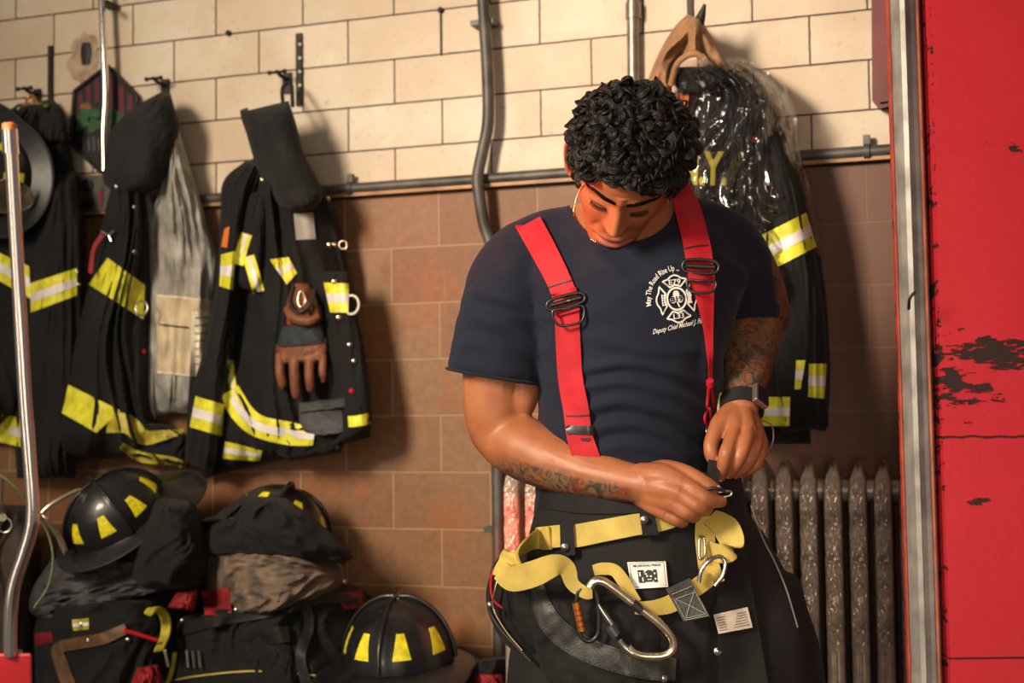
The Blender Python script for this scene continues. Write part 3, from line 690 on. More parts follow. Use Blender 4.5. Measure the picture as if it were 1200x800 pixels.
# gloves hanging from the coat
def finger(P, r, n=18): return tube([W(*p) for p in P], r, 12, n=n)
t = thing('work_glove', 'brown leather glove hanging with four fingers down on the hooded coat', 'glove', W(352, 470, .16))
gl = [sheet([(322, 403), (323, 420), (327, 428)], [(383, 396), (384, 412), (378, 425)], bulge=.028, back=.17, fold=.004, ff=2, seed=41, rows=26, cols=26, ends=(.3, .3))]
for x0, x1, y1, r in ((328, 331, 456, .0115), (345, 347, 467, .0125), (363, 364, 460, .0115), (379, 379, 448, .0092)):
    gl.append(finger([(x0, 415, .185), ((x0+x1)/2-1, 435, .195), (x1, y1-7, .19), (x1, y1, .185)], [r*.95, r, r*.92, r*.45]))
co, no, fc = fuse(gl, .0022, 3)
obj('glove_hand', (co, fc), M['leather'], t)
obj('cuff', sheet([(330, 382), (326, 395), (323, 406)], [(378, 380), (381, 392), (383, 402)], bulge=.035, back=.165, fold=.006, ff=2, seed=42, rows=20, cols=24, ends=(0, 0)), simple('navy_glove_cuff', (.02, .028, .034), .8, noise_s=30), t)
t = thing('work_glove', 'crumpled brown leather glove tucked above the four-fingered one', 'glove', W(352, 386, .16))
gl = [sheet([(344, 330), (334, 352), (330, 372), (332, 382)], [(362, 332), (372, 352), (378, 370), (374, 383)], bulge=.035, back=.165, fold=.014, ff=3, seed=43, rows=40, cols=30, ends=(.3, .3)), finger([(337, 362, .20), (345, 372, .215), (362, 376, .21), (374, 370, .20)], [.011, .013, .012, .008])]
co, no, fc = fuse(gl, .0024, 2); obj('glove_hand', (co, fc), M['leather'], t)
obj('metal_clip', tube([W(353, 340, .215), W(349, 352, .22), W(353, 360, .22), W(358, 352, .22)], .0028, 8, closed=True, n=26), M['brass'], t)
obj('strap', tube([W(344, 335, .19), W(340, 355, .21), (W(350, 366, .222)), W(365, 355, .212), W(368, 338, .19)], .004, 8, n=30), M['rubber'], t)

# --- coat E, plastic-wrapped, behind the man
t = thing('turnout_coat', 'black turnout coat lettered N.Y. in yellow, hanging behind the man', 'coat', W(880, 520, 0))
gE = sheet([(800, 84), (788, 120), (778, 190), (775, 290), (780, 400), (790, 520)], [(850, 80), (893, 108), (918, 170), (934, 235), (948, 330), (950, 520)], bulge=.12, back=.05, fold=.032, ff=5, seed=51, rows=110, cols=80)
obj('coat_body', gE, M['black_cloth'], t)
gEs = sheet([(880, 128), (888, 190), (886, 262), (894, 340), (902, 420), (915, 508)], [(900, 112), (928, 178), (945, 230), (957, 300), (968, 390), (971, 500)], bulge=.08, back=.13, fold=.018, ff=3, seed=52, rows=100)
obj('sleeve', gEs, M['black_cloth'], t)
gEs2 = sheet([(928, 300), (932, 380), (932, 450), (930, 500)], [(962, 300), (970, 370), (973, 450), (968, 505)], bulge=.04, back=.10, fold=.01, ff=2, seed=53)
obj('sleeve', gEs2, M['black_cloth'], t)
bE = bvh(gE, gEs, gEs2)
band(t, bE, [(889, 277), (945, 249), (957, 289), (903, 317)]); band(t, bE, [(868, 272), (887, 280), (903, 325), (880, 318)])
band(t, bE, [(888, 465), (926, 465), (925, 499), (888, 499)]); band(t, bE, [(838, 460), (852, 460), (850, 498), (838, 500)])
band(t, bE, [(948, 426), (969, 426), (966, 467), (947, 465)]); band(t, bE, [(933, 422), (944, 422), (938, 456), (931, 456)])
def put_text(name, s, ox, oy, ux, uy, hx, hy, b, mat, parent, bold=.0, off=.003, fallback=None):
    # ox,oy lower left; (ux,uy) full width vector; (hx,hy) cap-height vector
    P, Fc, asp = textgeo(s, bold)
    return obj(name, lay([(ox+ux*u+hx*v, oy+uy*u+hy*v) for u, v in P], Fc, b, off, fallback), M[mat], parent, False)
put_text('lettering', 'N.Y.', 795, 214, 56, 1.5, 1.5, -37, bE, 'yellow_print', t, .035, .006)
for px, py, m_ in ((818, 154, 'brass'), (884, 163, 'red_strap'), (888, 108, 'steel')): snap(t, bE, px, py, .006, m_)
obj('collar', sheet([(792, 78), (788, 95), (800, 112)], [(852, 78), (868, 92), (850, 108)], bulge=.05, back=.16, fold=.012, seed=54, rows=30), M['black_cloth'], t)
obj('red_lining', drape(gquad((787, 110), (808, 108), (806, 124), (788, 134), 8, 8), bvh(gE), .006, .004), M['orange'], t)
# tan hood over the hook
t = thing('fabric_hood', 'tan brown cloth hood draped over the horn-shaped hook', 'hood', W(800, 110, 0))
gH = join(sheet([(806, 16), (790, 32), (772, 62), (757, 100), (752, 130)], [(818, 22), (808, 48), (797, 66), (788, 84), (788, 128)], bulge=.06, back=.13, fold=.022, ff=3, seed=61, rows=60, ends=(.15, .1)),
          sheet([(812, 20), (818, 45), (824, 62), (838, 78), (845, 86)], [(824, 26), (835, 45), (845, 62), (856, 80), (862, 90)], bulge=.06, back=.12, fold=.02, ff=3, seed=62, rows=50, ends=(.15, .1)),
          sheet([(808, 18), (806, 36), (802, 54), (798, 68)], [(822, 22), (824, 36), (824, 52), (826, 62)], bulge=.07, back=.14, fold=.012, ff=2, seed=63, rows=40, ends=(.2, .2)))
co, no, fc = fuse([gH], .003, 4); obj('hood_cloth', (co, fc), M['tan_cloth'], t)
obj('face_opening', tube([W(786, 100, .20), W(792, 78, .215), W(802, 67, .22), W(815, 63, .22), W(824, 68, .215)], .0065, 10, n=40), M['tan_cloth'], t)
# clear plastic cover
def film_mat():
    m = bpy.data.materials.new('clear_plastic_film'); m.use_nodes = True; nt = m.node_tree; nt.nodes.clear(); L = nt.links.new
    out = nt.nodes.new('ShaderNodeOutputMaterial'); tr = N(nt, 'ShaderNodeBsdfTransparent'); gl = N(nt, 'ShaderNodeBsdfGlossy', Roughness=.035)
    df = N(nt, 'ShaderNodeBsdfTranslucent'); df.inputs[0].default_value = (.8, .75, .68, 1)
    tc = N(nt, 'ShaderNodeTexCoord'); mp = N(nt, 'ShaderNodeMapping'); mp.inputs['Scale'].default_value = (26, 26, 6.5); L(tc.outputs['Object'], mp.inputs[0])
    n = N(nt, 'ShaderNodeTexNoise', Scale=1.0, Detail=3.0, Distortion=1.0); L(mp.outputs[0], n.inputs['Vector'])
    b = N(nt, 'ShaderNodeBump', Strength=1.0, Distance=.02); L(n.outputs[0], b.inputs['Height']); L(b.outputs[0], gl.inputs['Normal'])
    lw = N(nt, 'ShaderNodeLayerWeight', Blend=.35); L(b.outputs[0], lw.inputs['Normal'])
    mr = N(nt, 'ShaderNodeMapRange'); L(lw.outputs['Fresnel'], mr.inputs['Value']); mr.inputs['To Min'].default_value = .13; mr.inputs['To Max'].default_value = .8
    m1 = nt.nodes.new('ShaderNodeMixShader'); m1.inputs[0].default_value = .012; L(tr.outputs[0], m1.inputs[1]); L(df.outputs[0], m1.inputs[2])
    m2 = nt.nodes.new('ShaderNodeMixShader'); L(mr.outputs[0], m2.inputs[0]); L(m1.outputs[0], m2.inputs[1]); L(gl.outputs[0], m2.inputs[2]); L(m2.outputs[0], out.inputs[0])
    return m
film = film_mat()
t = thing('plastic_cover', 'clear crinkled plastic cover over the coat lettered N.Y.', 'plastic cover', W(900, 330, .2))
gF = sheet([(790, 72), (780, 110), (776, 190), (778, 270), (800, 330)], [(868, 66), (925, 112), (938, 180), (955, 240), (962, 300)], bulge=.15, back=.075, fold=.05, ff=8, fv=1.6, seed=71, rows=130, cols=110, fine=.006)
obj('film', gF, film, t)
obj('gathered_film', sheet([(862, 70), (880, 92), (892, 118)], [(884, 74), (922, 104), (918, 138)], bulge=.06, back=.06, fold=.045, ff=7, fv=4, seed=72, rows=50, cols=50, fine=.01), film, t)
obj('film_fold', sheet([(884, 300), (882, 320), (890, 345)], [(905, 300), (912, 318), (908, 350)], bulge=.05, back=.22, fold=.03, ff=6, fv=4, seed=73, rows=30, cols=26), film, t)

# ================================================================ HELMETS
def helmet_parts(t, front=True):
    # local: dome centre at the origin, front = -Y, up = Z ; real size about .30 x .38
    V = []; Fc = []; rows, cols = 30, 96
    def dome(th, a, extra=0):
        rx, ry, rz = .118, .142, .135
        k = 1+.05*max(0, math.cos(4*a))**6*math.sin(th)**.6*(1 if th > .15 else 0)+extra
        return Vector((rx*k*math.sin(th)*math.sin(a), -ry*k*math.sin(th)*math.cos(a), rz*k*math.cos(th)))
    for i in range(rows):
        for j in range(cols): V.append(dome(.02+(PI/2-.02)*i/(rows-1), 2*PI*j/cols))
    for i in range(rows-1):
        for j in range(cols): l = (j+1) % cols; Fc.append((i*cols+j, i*cols+l, (i+1)*cols+l, (i+1)*cols+j))
    Fc.append(tuple(range(cols)))
    Fc.append(tuple((rows-1)*cols+j for j in range(cols))[::-1])
    obj('dome', (V, Fc), M['helmet'], t)
    # crown ridges
    for a in (0, PI/2, PI, 3*PI/2):
        obj('ridge', tube([dome(th, a, .035) for th in np.linspace(.05, PI/2-.05, 22)], .0045, 8), M['helmet'], t)
    # brim, long at the back
    V = []; Fc = []
    for lay_ in range(4):
        for j in range(cols):
            a = 2*PI*j/cols; ca = math.cos(a)
            ext = .045+.075*max(0, -ca)**1.6+.012*max(0, ca)
            rx, ry = .118, .142
            if lay_ in (0, 3): f = -.004; zz = 0 if lay_ == 0 else -.012
            else: f = ext; zz = -.012-.028*max(0, -ca)**2-.006 if lay_ == 1 else -.018-.028*max(0, -ca)**2-.006
            V.append(Vector(((rx+f)*math.sin(a), -(ry+f)*ca, zz)))
    for i in range(4):
        for j in range(cols): l = (j+1) % cols; k = (i+1) % 4; Fc.append((i*cols+j, i*cols+l, k*cols+l, k*cols+j))
    obj('brim', (V, Fc), M['helmet'], t)
    obj('brim_edge', tube([Vector(((.118+.045+.075*max(0, -math.cos(a))**1.6+.012*max(0, math.cos(a)))*math.sin(a), -(.142+.045+.075*max(0, -math.cos(a))**1.6+.012*max(0, math.cos(a)))*math.cos(a), -.019-.028*max(0, -math.cos(a))**2)) for a in [2*PI*k/80 for k in range(80)]], .004, 8, closed=True), M['rubber'], t)
    # eight yellow trapezoids round the dome
    for k in range(8):
        a0 = PI/8+k*PI/4; V = []; Fc = []; nu, nv = 7, 7
        for e in (.012, .002):
            for i in range(nv):
                v = i/(nv-1); hw = (.085+.085*v); th = .93+.42*v
                for j in range(nu): V.append(dome(th, a0+hw*(2*j/(nu-1)-1), e))
        n = nu*nv
        for i in range(nv-1):
            for j in range(nu-1):
                q = (i*nu+j, i*nu+j+1, (i+1)*nu+j+1, (i+1)*nu+j); Fc.append(q); Fc.append(tuple(n+x for x in q[::-1]))
        E = list(range(nu))+[i*nu+nu-1 for i in range(1, nv)]+[(nv-1)*nu+j for j in range(nu-2, -1, -1)]+[i*nu for i in range(nv-2, 0, -1)]
        for x in range(len(E)): y = E[(x+1) % len(E)]; Fc.append((E[x], E[x]+n, y+n, y))
        obj('yellow_trapezoid', (V, Fc), M['helmet_yellow'], t)
    if front is True: front_parts(t)
shield_m = simple('worn_tan_shield', (.34, .29, .24), .4, .3, noise_s=40, var=.3, bump=.2, bs=90)
def front_parts(t):
    def dome(th, a, extra=0):
        k = 1+extra; return Vector((.118*k*math.sin(th)*math.sin(a), -.142*k*math.sin(th)*math.cos(a), .135*k*math.cos(th)))
    if 1:
        obj('front_bracket', tube([dome(.35, 0, .03), dome(.3, 0, .12), Vector((0, -.12, .155)), Vector((0, -.165, .15))], [.006, .006, .007, .006], 10, n=20), M['brass'], t)
        sh = [(-.036, .15), (0, .165), (.036, .15), (.046, .10), (.04, .04), (0, .005), (-.04, .04), (-.046, .10)]
        V = [Vector((x, -.165-o+.14*(z-.09)*.25-x*x*6*-1, z)) for o in (0, .006) for x, z in sh]
        n = len(sh); obj('front_shield', (V, [(k, (k+1) % n, n+(k+1) % n, n+k) for k in range(n)]+[tuple(range(n)), tuple(range(n, 2*n))[::-1]]), shield_m, t, False)
        obj('shield_frame', tube([Vector((x, -.169+.035*(z-.09)+x*x*6, z)) for x, z in sh], .003, 8, closed=True, n=40), M['brass'], t)
ht = thing('fire_helmet', 'black fire helmet with yellow trapezoids at the right end of the gear pile', 'helmet', (0, 0, 0), 'fire helmets')
helmet_parts(ht, False)
def place_h(t, px, py, off, a, b, c, s=1.0):      # a: lean sideways, b: crown towards the room, c: turn of the front
    Rm = Matrix.Rotation(math.radians(a), 3, 'Y') @ Matrix.Rotation(math.radians(b), 3, 'X') @ Matrix.Rotation(math.radians(c), 3, 'Z')
    t.location = W(px, py, off); t.rotation_euler = Rm.to_euler(); t.scale = (s, s, s)
def dup(t, label):
    r = t.copy(); COL.objects.link(r); r['label'] = label
    for c in list(t.children):
        d = c.copy(); COL.objects.link(d); d.parent = r
        for g in c.children: e = g.copy(); COL.objects.link(e); e.parent = d
    return r
h1 = dup(ht, 'black fire helmet with pale metal shield frame, on the pile nearest the chrome rail')
h2 = dup(ht, 'black fire helmet half buried under black cloth in the middle of the pile')
h0 = dup(ht, 'black fire helmet hung high over the far left coat, cut by the frame')
for hx in (h1, h0): ORG[hx.name] = Vector((0, 0, 0)); front_parts(hx)
place_h(ht, 468, 772, .28, 0, 5, 188, .95)
place_h(h1, 138, 607, .33, -11, 38, -44, .78)
place_h(h2, 320, 640, .21, 8, -28, 20, 1.0)
place_h(h0, -10, 202, .20, 20, 88, 75, .88)

# ================================================================ GEAR PILE
def heap(name, label, cat, geo, mat, group=None, parts=()):
    t = thing(name, label, cat, (lambda a: Vector(((a[:, 0].min()+a[:, 0].max())/2, (a[:, 1].min()+a[:, 1].max())/2, a[:, 2].min())))(np.array([tuple(v) for v in geo[0]])), group)
    obj('cloth', geo, M[mat], t); return t
g1 = sheet([(180, 580), (160, 626), (142, 655), (150, 690)], [(226, 586), (244, 622), (246, 660), (232, 692)], bulge=.22, back=.22, fold=.03, ff=3, seed=81)
tag(obj('black_hood', g1, M['black_cloth']), 'limp black hood lying between the two upper helmets', 'hood')
g2 = sheet([(110, 622), (60, 655), (20, 700), (30, 750)], [(200, 600), (232, 650), (245, 695), (230, 740)], bulge=.20, back=.08, fold=.03, ff=4, seed=82, rows=80, cols=70)
tag(obj('bunker_trousers', g2, M['black_cloth']), 'heap of black trousers under the leftmost helmet', 'trousers')
g3 = sheet([(60, 655), (38, 690), (35, 715), (55, 730)], [(170, 652), (205, 672), (200, 690), (150, 702)], bulge=.10, back=.26, fold=.035, ff=4, fv=5, seed=83, rows=70, cols=70, fine=.008)
tag(obj('grey_jacket', g3, M['grey_dark']), 'crumpled dark grey jacket beneath the leftmost helmet', 'jacket')
g3b = sheet([(178, 655), (172, 672), (180, 690)], [(212, 660), (224, 676), (218, 690)], bulge=.06, back=.30, fold=.03, ff=4, fv=5, seed=84, rows=40, cols=40)
tag(obj('shiny_cloth', g3b, simple('shiny_grey_cloth', (.085, .085, .088), .4, noise_s=20, var=.3, bump=.5, bs=60)), 'small shiny grey cloth wad right of the crumpled grey jacket', 'cloth')
# black cloth with brim shape over helmet 2
g4 = sheet([(286, 580), (252, 604), (234, 634), (240, 652)], [(335, 583), (374, 612), (412, 648), (404, 660)], bulge=.15, back=.27, fold=.03, ff=3.4, fv=2, seed=85, rows=90, cols=90, ends=(.25, .2))
tag(obj('black_cloth_cover', g4, M['black_cloth']), 'black folded cloth draped over the front of the buried helmet', 'cloth')
g5 = sheet([(243, 638), (236, 665), (246, 702), (270, 726)], [(390, 650), (404, 668), (396, 692), (340, 720)], bulge=.22, back=.19, fold=.03, ff=4, fv=2.5, seed=86, rows=70, cols=90, fine=.006)
tag(obj('mottled_cloth', g5, M['camo']), 'mottled brown cloth bundle in the middle of the pile below the draped black cloth', 'cloth')
tp = thing('equipment_pack', 'large black equipment pack with red straps lying at the bottom of the pile', 'bag', W(300, 800, .2))
g6 = sheet([(236, 718), (198, 728), (182, 762), (176, 830)], [(372, 684), (424, 692), (432, 740), (430, 830)], bulge=.26, back=.10, fold=.035, ff=5, seed=87, rows=90, cols=90, fine=.005)
obj('pack_body', g6, M['black_cloth'], tp); b6 = bvh(g6)
for a in ([(236, 692), (268, 688), (272, 722), (240, 720)], [(396, 694), (424, 692), (426, 712), (402, 714)]):
    obj('red_strap', drape(gquad(*a, 10, 8), bvh(g6, g5), .012, .008, 3, 3.0), M['red_cloth'], tp)
obj('red_strap', sheet([(206, 694), (196, 712)], [(232, 690), (228, 716)], bulge=.04, back=.34, fold=.012, seed=88, rows=20, cols=20), M['red_cloth'], tp)
obj('strap', drape(gband([(196, 742), (250, 728), (320, 716), (384, 700), (420, 706)], [14, 13, 12, 12, 12], 60), b6, .012, .01), M['rubber'], tp)
obj('strap', drape(gband([(352, 690), (362, 730), (352, 770), (362, 810)], 12, 40), b6, .014, .01), M['rubber'], tp)
obj('side_pouch', sheet([(296, 744), (292, 780), (300, 830)], [(345, 740), (352, 776), (350, 830)], bulge=.05, back=.34, fold=.01, seed=89, rows=30, cols=30), M['black_cloth'], tp)
obj('buckle', drape(gquad((304, 736), (338, 733), (340, 752), (306, 756), 8, 6), b6, .02, .016), M['black_plastic'], tp)
obj('buckle', join(*[tube([CAM+ray(x, 762)*((hit(b6, x, 762) or 3)-.03), CAM+ray(x+2, 782)*((hit(b6, x, 782) or 3)-.03)], .004, 8) for x in (219, 226, 233)]), M['conduit'], tp)
for px, py in ((214, 727), (374, 690), (384, 694), (390, 686), (277, 714), (404, 681)): snap(tp, b6, px, py, .005, 'steel')
obj('piping', drape(gband([(190, 800), (230, 792), (300, 786), (380, 792)], 2, 50, 3), b6, .006, .005), M['webbing'], tp)
# folded coat, front left
tc_ = thing('folded_coat', 'folded black coat with tan leather strap at the bottom left of the pile', 'coat', W(110, 800, .2))
g7 = sheet([(60, 706), (40, 730), (38, 770), (40, 830)], [(190, 694), (202, 730), (205, 770), (200, 830)], bulge=.20, back=.20, fold=.03, ff=4, seed=90, rows=80, cols=80)
obj('coat_body', g7, M['black_cloth'], tc_); b7 = bvh(g7)
obj('leather_strap', drape(gband([(148, 736), (120, 748), (88, 754), (68, 760), (72, 780), (82, 806)], [12, 14, 14, 14, 16, 16], 50), b7, .008, .006), M['tan_leather'], tc_)
band(tc_, b7, [(84, 726), (104, 724), (104, 737), (86, 739)], 'lime_dim')
snap(tc_, b7, 96, 731, .006); snap(tc_, b7, 105, 750, .007, 'brass'); snap(tc_, b7, 150, 749, .005, 'brass')
obj('red_edge', drape(gquad((40, 742), (60, 740), (62, 752), (42, 756), 8, 4), b7, .006, .005), M['red_cloth'], tc_)
tag(obj('red_glow_stick', tube([CAM+ray(145, 738)*((hit(b7, 145, 738) or 2.9)-.03), CAM+ray(184, 750)*((hit(b7, 184, 750) or 2.9)-.03)], .0042, 10), simple('bright_red_plastic', (.75, .02, .03), .3)), 'thin bright red stick lying on the folded coat', 'stick')
def over(px, py, d=.03):
    b = bvh_pile; h = hit(b, px, py); return CAM+ray(px, py)*((h or 3.0)-d)
bvh_pile = bvh(g1, g2, g3, g3b, g4, g5, g6, g7)
tag(obj('yellow_strap', ribbon([over(172, 720, .03), over(182, 712, .05), over(193, 722, .05), over(194, 742, .04), over(186, 762, .04)], .024, .004, up=(1, 0, .2)), M['lime_dim']), 'loose dull yellow strap curling out of the pile beside the red stick', 'strap')
tag(obj('white_marker', tube([over(193, 762), over(197, 780)], .0035, 8), M['white_ring']), 'short white stick below the curled yellow strap', 'stick')
tag(obj('red_bundle', sheet([(160, 782), (150, 810)], [(186, 778), (196, 812)], bulge=.05, back=.38, fold=.02, seed=91, rows=24, cols=24), M['red_cloth']), 'dark red cloth scrap at the bottom of the pile, left of the pack', 'cloth')
tag(obj('olive_hose', tube([over(205, 764, .02), over(200, 790, .03), over(190, 812, .03)], .006, 10, n=16), M['lime_dim']), 'dull olive cord trailing down at the bottom of the pile', 'cord')
g8 = sheet([(545, 772), (530, 790), (520, 830)], [(596, 768), (604, 790), (606, 830)], bulge=.16, back=.06, fold=.025, ff=4, seed=92, rows=50, cols=50)
tag(obj('dark_bundle', g8, M['black_cloth']), 'low black cloth bundle between the nearest helmet and the bent conduit', 'cloth')
tag(obj('red_pouch', sheet([(556, 788), (552, 815)], [(588, 790), (594, 815)], bulge=.05, back=.21, fold=.015, seed=93, rows=24, cols=24), M['red_cloth']), 'dark red pouch at the bottom edge right of the nearest helmet', 'pouch')
g9 = sheet([(-60, 590), (-80, 650), (-80, 740), (-80, 830)], [(34, 592), (48, 640), (44, 700), (46, 830)], bulge=.16, back=.16, fold=.03, ff=4, seed=94, rows=70, cols=60)
tag(obj('brown_pack', g9, simple('dark_brown_cloth', (.045, .03, .024), .8, noise_s=14, var=.4, bump=.4, bs=120)), 'dark brown bag at the far left edge behind the chrome rail', 'bag')
# wide black mass the pile sits in
g10 = sheet([(20, 700), (0, 760), (-10, 818)], [(420, 690), (560, 775), (600, 818)], bulge=.12, back=.03, fold=.03, ff=9, seed=95, rows=50, cols=120)
tag(obj('black_tarp', g10, M['black_cloth']), 'black folded tarpaulin under the whole gear pile', 'tarpaulin')
# bench that carries the pile
bz = W(300, 830, .2).z
t = thing('bench', 'low dark wooden bench under the gear pile', 'bench', (W(250, 800, .25).x, YW-.3, 0))
xa, xb = W(-60, 800, .3).x, W(600, 800, .3).x
bevel(obj('bench_top', box(((xa+xb)/2, YW-.32, bz-.03), (xb-xa, .5, .04)), M['bench'], t, False), .004)
for x in (xa+.1, xb-.1):
    for y in (YW-.52, YW-.12): obj('leg', box((x, y, (bz-.05)/2), (.06, .06, bz-.05)), M['bench'], t, False)
# ================================================================ CHROME RAIL ON THE RED BOX
DP = 1.7
def KP(px, py, dz=0): return K(px, py, dz, DP)
t = thing('chrome_rail', 'slim chrome hand rail with an orange cap rising from the red box', 'rail', KP(13, 765))
obj('rail', tube([KP(12, 160), KP(16.5, 240), KP(22, 340), KP(29, 460), KP(35, 540), KP(38.5, 590), KP(37, 618), KP(28, 650), KP(18, 680), KP(13.5, 705), KP(12, 735), KP(12, 768)], .0078, 20, n=140), M['chrome'], t)
obj('collar', tube([KP(11, 152), KP(12.5, 180)], .0095, 20), M['chrome'], t)
obj('cap', join(tube([KP(11, 146), KP(11.2, 152)], .0088, 20), ball(KP(11, 147), (.0088, .0088, .004), 8)), M['orange'], t)
t = thing('red_box', 'glossy red painted metal box at the bottom left corner', 'box', KP(10, 860))
V = [KP(x, y, z) for x, y in ((-60, 766), (37, 765), (39, 900), (-60, 900)) for z in (0, -.16)]
bevel(obj('housing', (V, [(0, 2, 4, 6), (1, 7, 5, 3), (0, 1, 3, 2), (2, 3, 5, 4), (4, 5, 7, 6), (6, 7, 1, 0)]), M['red_paint_box'], t, False), .003)
obj('rail_flange', tube([KP(12, 768, -.02), KP(12, 763, -.02)], .014, 20), M['chrome'], t)
tag(obj('green_wire', tube([KP(-10, 552, -.02), KP(8, 562, -.02), KP(30, 584, -.03), KP(52, 615, -.06), KP(62, 650, -.06), KP(57, 685, -.06), KP(40, 712, -.06)], .0013, 8, n=60), M['green_wire']), 'thin green wire looping past the chrome rail', 'wire')
t = thing('key_ring', 'small metal ring hanging on a cord at the far left edge', 'ring', KP(4, 622))
obj('cord', tube([KP(3, 560, -.05), KP(2, 585, -.05), KP(3, 603, -.05)], .0012, 6), M['rubber'], t)
obj('disc', disc(KP(3, 606, -.05), -CZ, .005, .002), M['brass'], t); obj('ring', ringg(KP(5, 615, -.05), .009, .0009, -CZ), M['steel'], t)
# ================================================================ THE MAN
S = 1/725.0
def G(px, py, dz=0.0): return K(px, py, dz)
def T(P, sides=20, n=None, flat=1.0, up=None):      # limb: (px, py, dz, radius px)
    return tube([G(*p[:3]) for p in P], [p[3]*S for p in P], sides, n=n or 8*len(P), flat=flat, up=up)
feet = G(790, 1294); feet.z = 0
man = thing('person', 'man in navy t-shirt, red suspenders and black trousers looking down at a clip', 'person', feet)
# ---- body under the clothes
def rings(R, k=1.0, dk=1.0): return [(G(x, y, dz), rx*S*k, rz*dk) for x, y, dz, rx, rz in R]
TOR = [(735, 640, .0, 108, .125), (733, 600, .0, 106, .122), (731, 560, .005, 103, .12), (731, 520, .01, 102, .118), (735, 480, .012, 103, .118), (738, 440, .015, 107, .122), (740, 400, .018, 113, .126), (742, 360, .02, 122, .126), (742, 325, .018, 130, .118), (742, 295, .012, 130, .105), (741, 272, .005, 117, .088), (740, 254, .0, 92, .072), (738, 240, -.005, 70, .060)]
torso = loft(rings(TOR, .93, .9), 40, 60)
pelvis = loft(rings([(735, 600, 0, 96, .10), (745, 660, 0, 112, .115), (755, 720, 0, 118, .115), (760, 760, 0, 100, .10)]), 36, 24)
legs = [T([(700, 700, .0, 62), (695, 850, .01, 55), (692, 1000, .01, 42), (694, 1060, .0, 40), (697, 1180, -.01, 36), (700, 1255, -.01, 26)], 20),
        T([(820, 700, .0, 62), (860, 850, .01, 55), (890, 1000, .01, 42), (895, 1060, .0, 40), (905, 1180, -.01, 36), (915, 1255, -.01, 26)], 20)]
def foot(x): return loft([(Vector(G(x, 1260, dz)), a, b) for dz, a, b in ((-.07, .02, .02), (-.06, .034, .035), (0, .036, .045), (.08, .044, .028), (.15, .046, .02), (.19, .03, .014))], 20, 30, ax=hz, az=Vector((0, 0, 1)))
neck = T([(740, 285, -.01, 62), (738, 255, .01, 50), (736, 230, .045, 44), (734, 205, .08, 43), (733, 185, .10, 40)], 26)
shl = T([(700, 268, .0, 30), (650, 285, .0, 36), (610, 312, .0, 42), (592, 345, 0, 44), (588, 390, .0, 42), (583, 440, .0, 41), (580, 475, .0, 38), (584, 502, .0, 35), (592, 516, .005, 32)], 24)
fore_l = T([(578, 500, -.005, 27), (592, 514, .005, 34), (616, 526, .03, 37), (650, 541, .065, 34), (690, 554, .10, 28.5), (722, 562, .13, 23.5), (748, 567, .155, 21), (762, 569, .165, 20)], 24)
shr = T([(780, 262, .0, 32), (825, 278, .0, 38), (856, 300, -.01, 42), (876, 335, -.06, 42), (888, 368, -.115, 40), (888, 378, -.125, 36)], 24)
fore_r = T([(888, 372, -.12, 34), (880, 388, -.07, 37), (877, 415, -.02, 33), (874, 442, .03, 26), (870, 464, .06, 21.5), (868, 484, .085, 19.5)], 24)
mus = [ball(G(600, 505, .03), (.03, .026, .022)), ball(G(566, 470, .0), (.02, .03, .045)), ball(G(612, 455, .02), (.028, .028, .05))]
# viewer's left hand, pinching the clip
hl = [T([(750, 560, .155, 17), (776, 560, .18, 16), (801, 566, .195, 10.32)], 14), T([(750, 568, .155, 17), (776, 572, .185, 15), (799, 579, .203, 10.32)], 14),
      T([(750, 574, .155, 16), (774, 582, .18, 14), (792, 591, .198, 9.89)], 14), T([(752, 578, .15, 15), (768, 590, .17, 13), (783, 602, .185, 9.03)], 14),
      T([(801, 567, .195, 9.89), (815, 575, .206, 8.43), (827, 583, .205, 8.6), (838, 587, .198, 7.4), (849, 587, .19, 6.02)], 14),
      T([(799, 580, .203, 9.46), (812, 589, .212, 8.26), (823, 595, .205, 8.6), (828, 596, .18, 7.4), (822, 592, .155, 6.45)], 14),
      T([(792, 592, .198, 9.03), (803, 600, .205, 7.91), (812, 604, .195, 8.17), (814, 602, .17, 7.05), (806, 598, .15, 6.02)], 14),
      T([(783, 603, .185, 8.17), (792, 609, .188, 7.05), (799, 611, .178, 7.05), (800, 609, .157, 6.19), (794, 605, .14, 5.33)], 14),
      T([(758, 560, .15, 16), (780, 553, .165, 14), (802, 554, .18, 9.89), (818, 561, .19, 8.43), (831, 569, .193, 8.26), (841, 574, .192, 6.02)], 14)]
# viewer's right hand, hanging over the strap
hr = [T([(862, 484, .085, 15), (861, 505, .135, 10.32)], 14), T([(868, 484, .085, 16), (877, 508, .137, 10.32)], 14), T([(872, 485, .08, 15), (887, 514, .125, 9.46)], 14), T([(876, 486, .075, 13), (893, 522, .108, 8.17)], 14),
      T([(861, 505, .135, 9.46), (855, 519, .158, 7.91), (851, 531, .17, 8.08), (847, 547, .165, 7.05), (844, 561, .15, 5.59)], 14),
      T([(877, 508, .137, 9.46), (872, 522, .158, 7.91), (867, 535, .165, 8.08), (860, 547, .155, 7.05), (853, 557, .14, 5.68)], 14),
      T([(887, 514, .125, 8.6), (884, 527, .143, 7.57), (878, 540, .148, 7.74), (869, 550, .14, 6.71), (861, 557, .125, 5.42)], 14),
      T([(893, 522, .108, 7.57), (891, 532, .12, 6.71), (886, 543, .124, 6.88), (878, 551, .116, 6.02), (871, 555, .105, 4.99)], 14),
      T([(860, 482, .085, 14), (847, 496, .11, 13.5), (838, 508, .135, 9.46), (833, 521, .148, 8.26), (834, 533, .152, 7.91), (837, 543, .15, 5.59)], 14)]
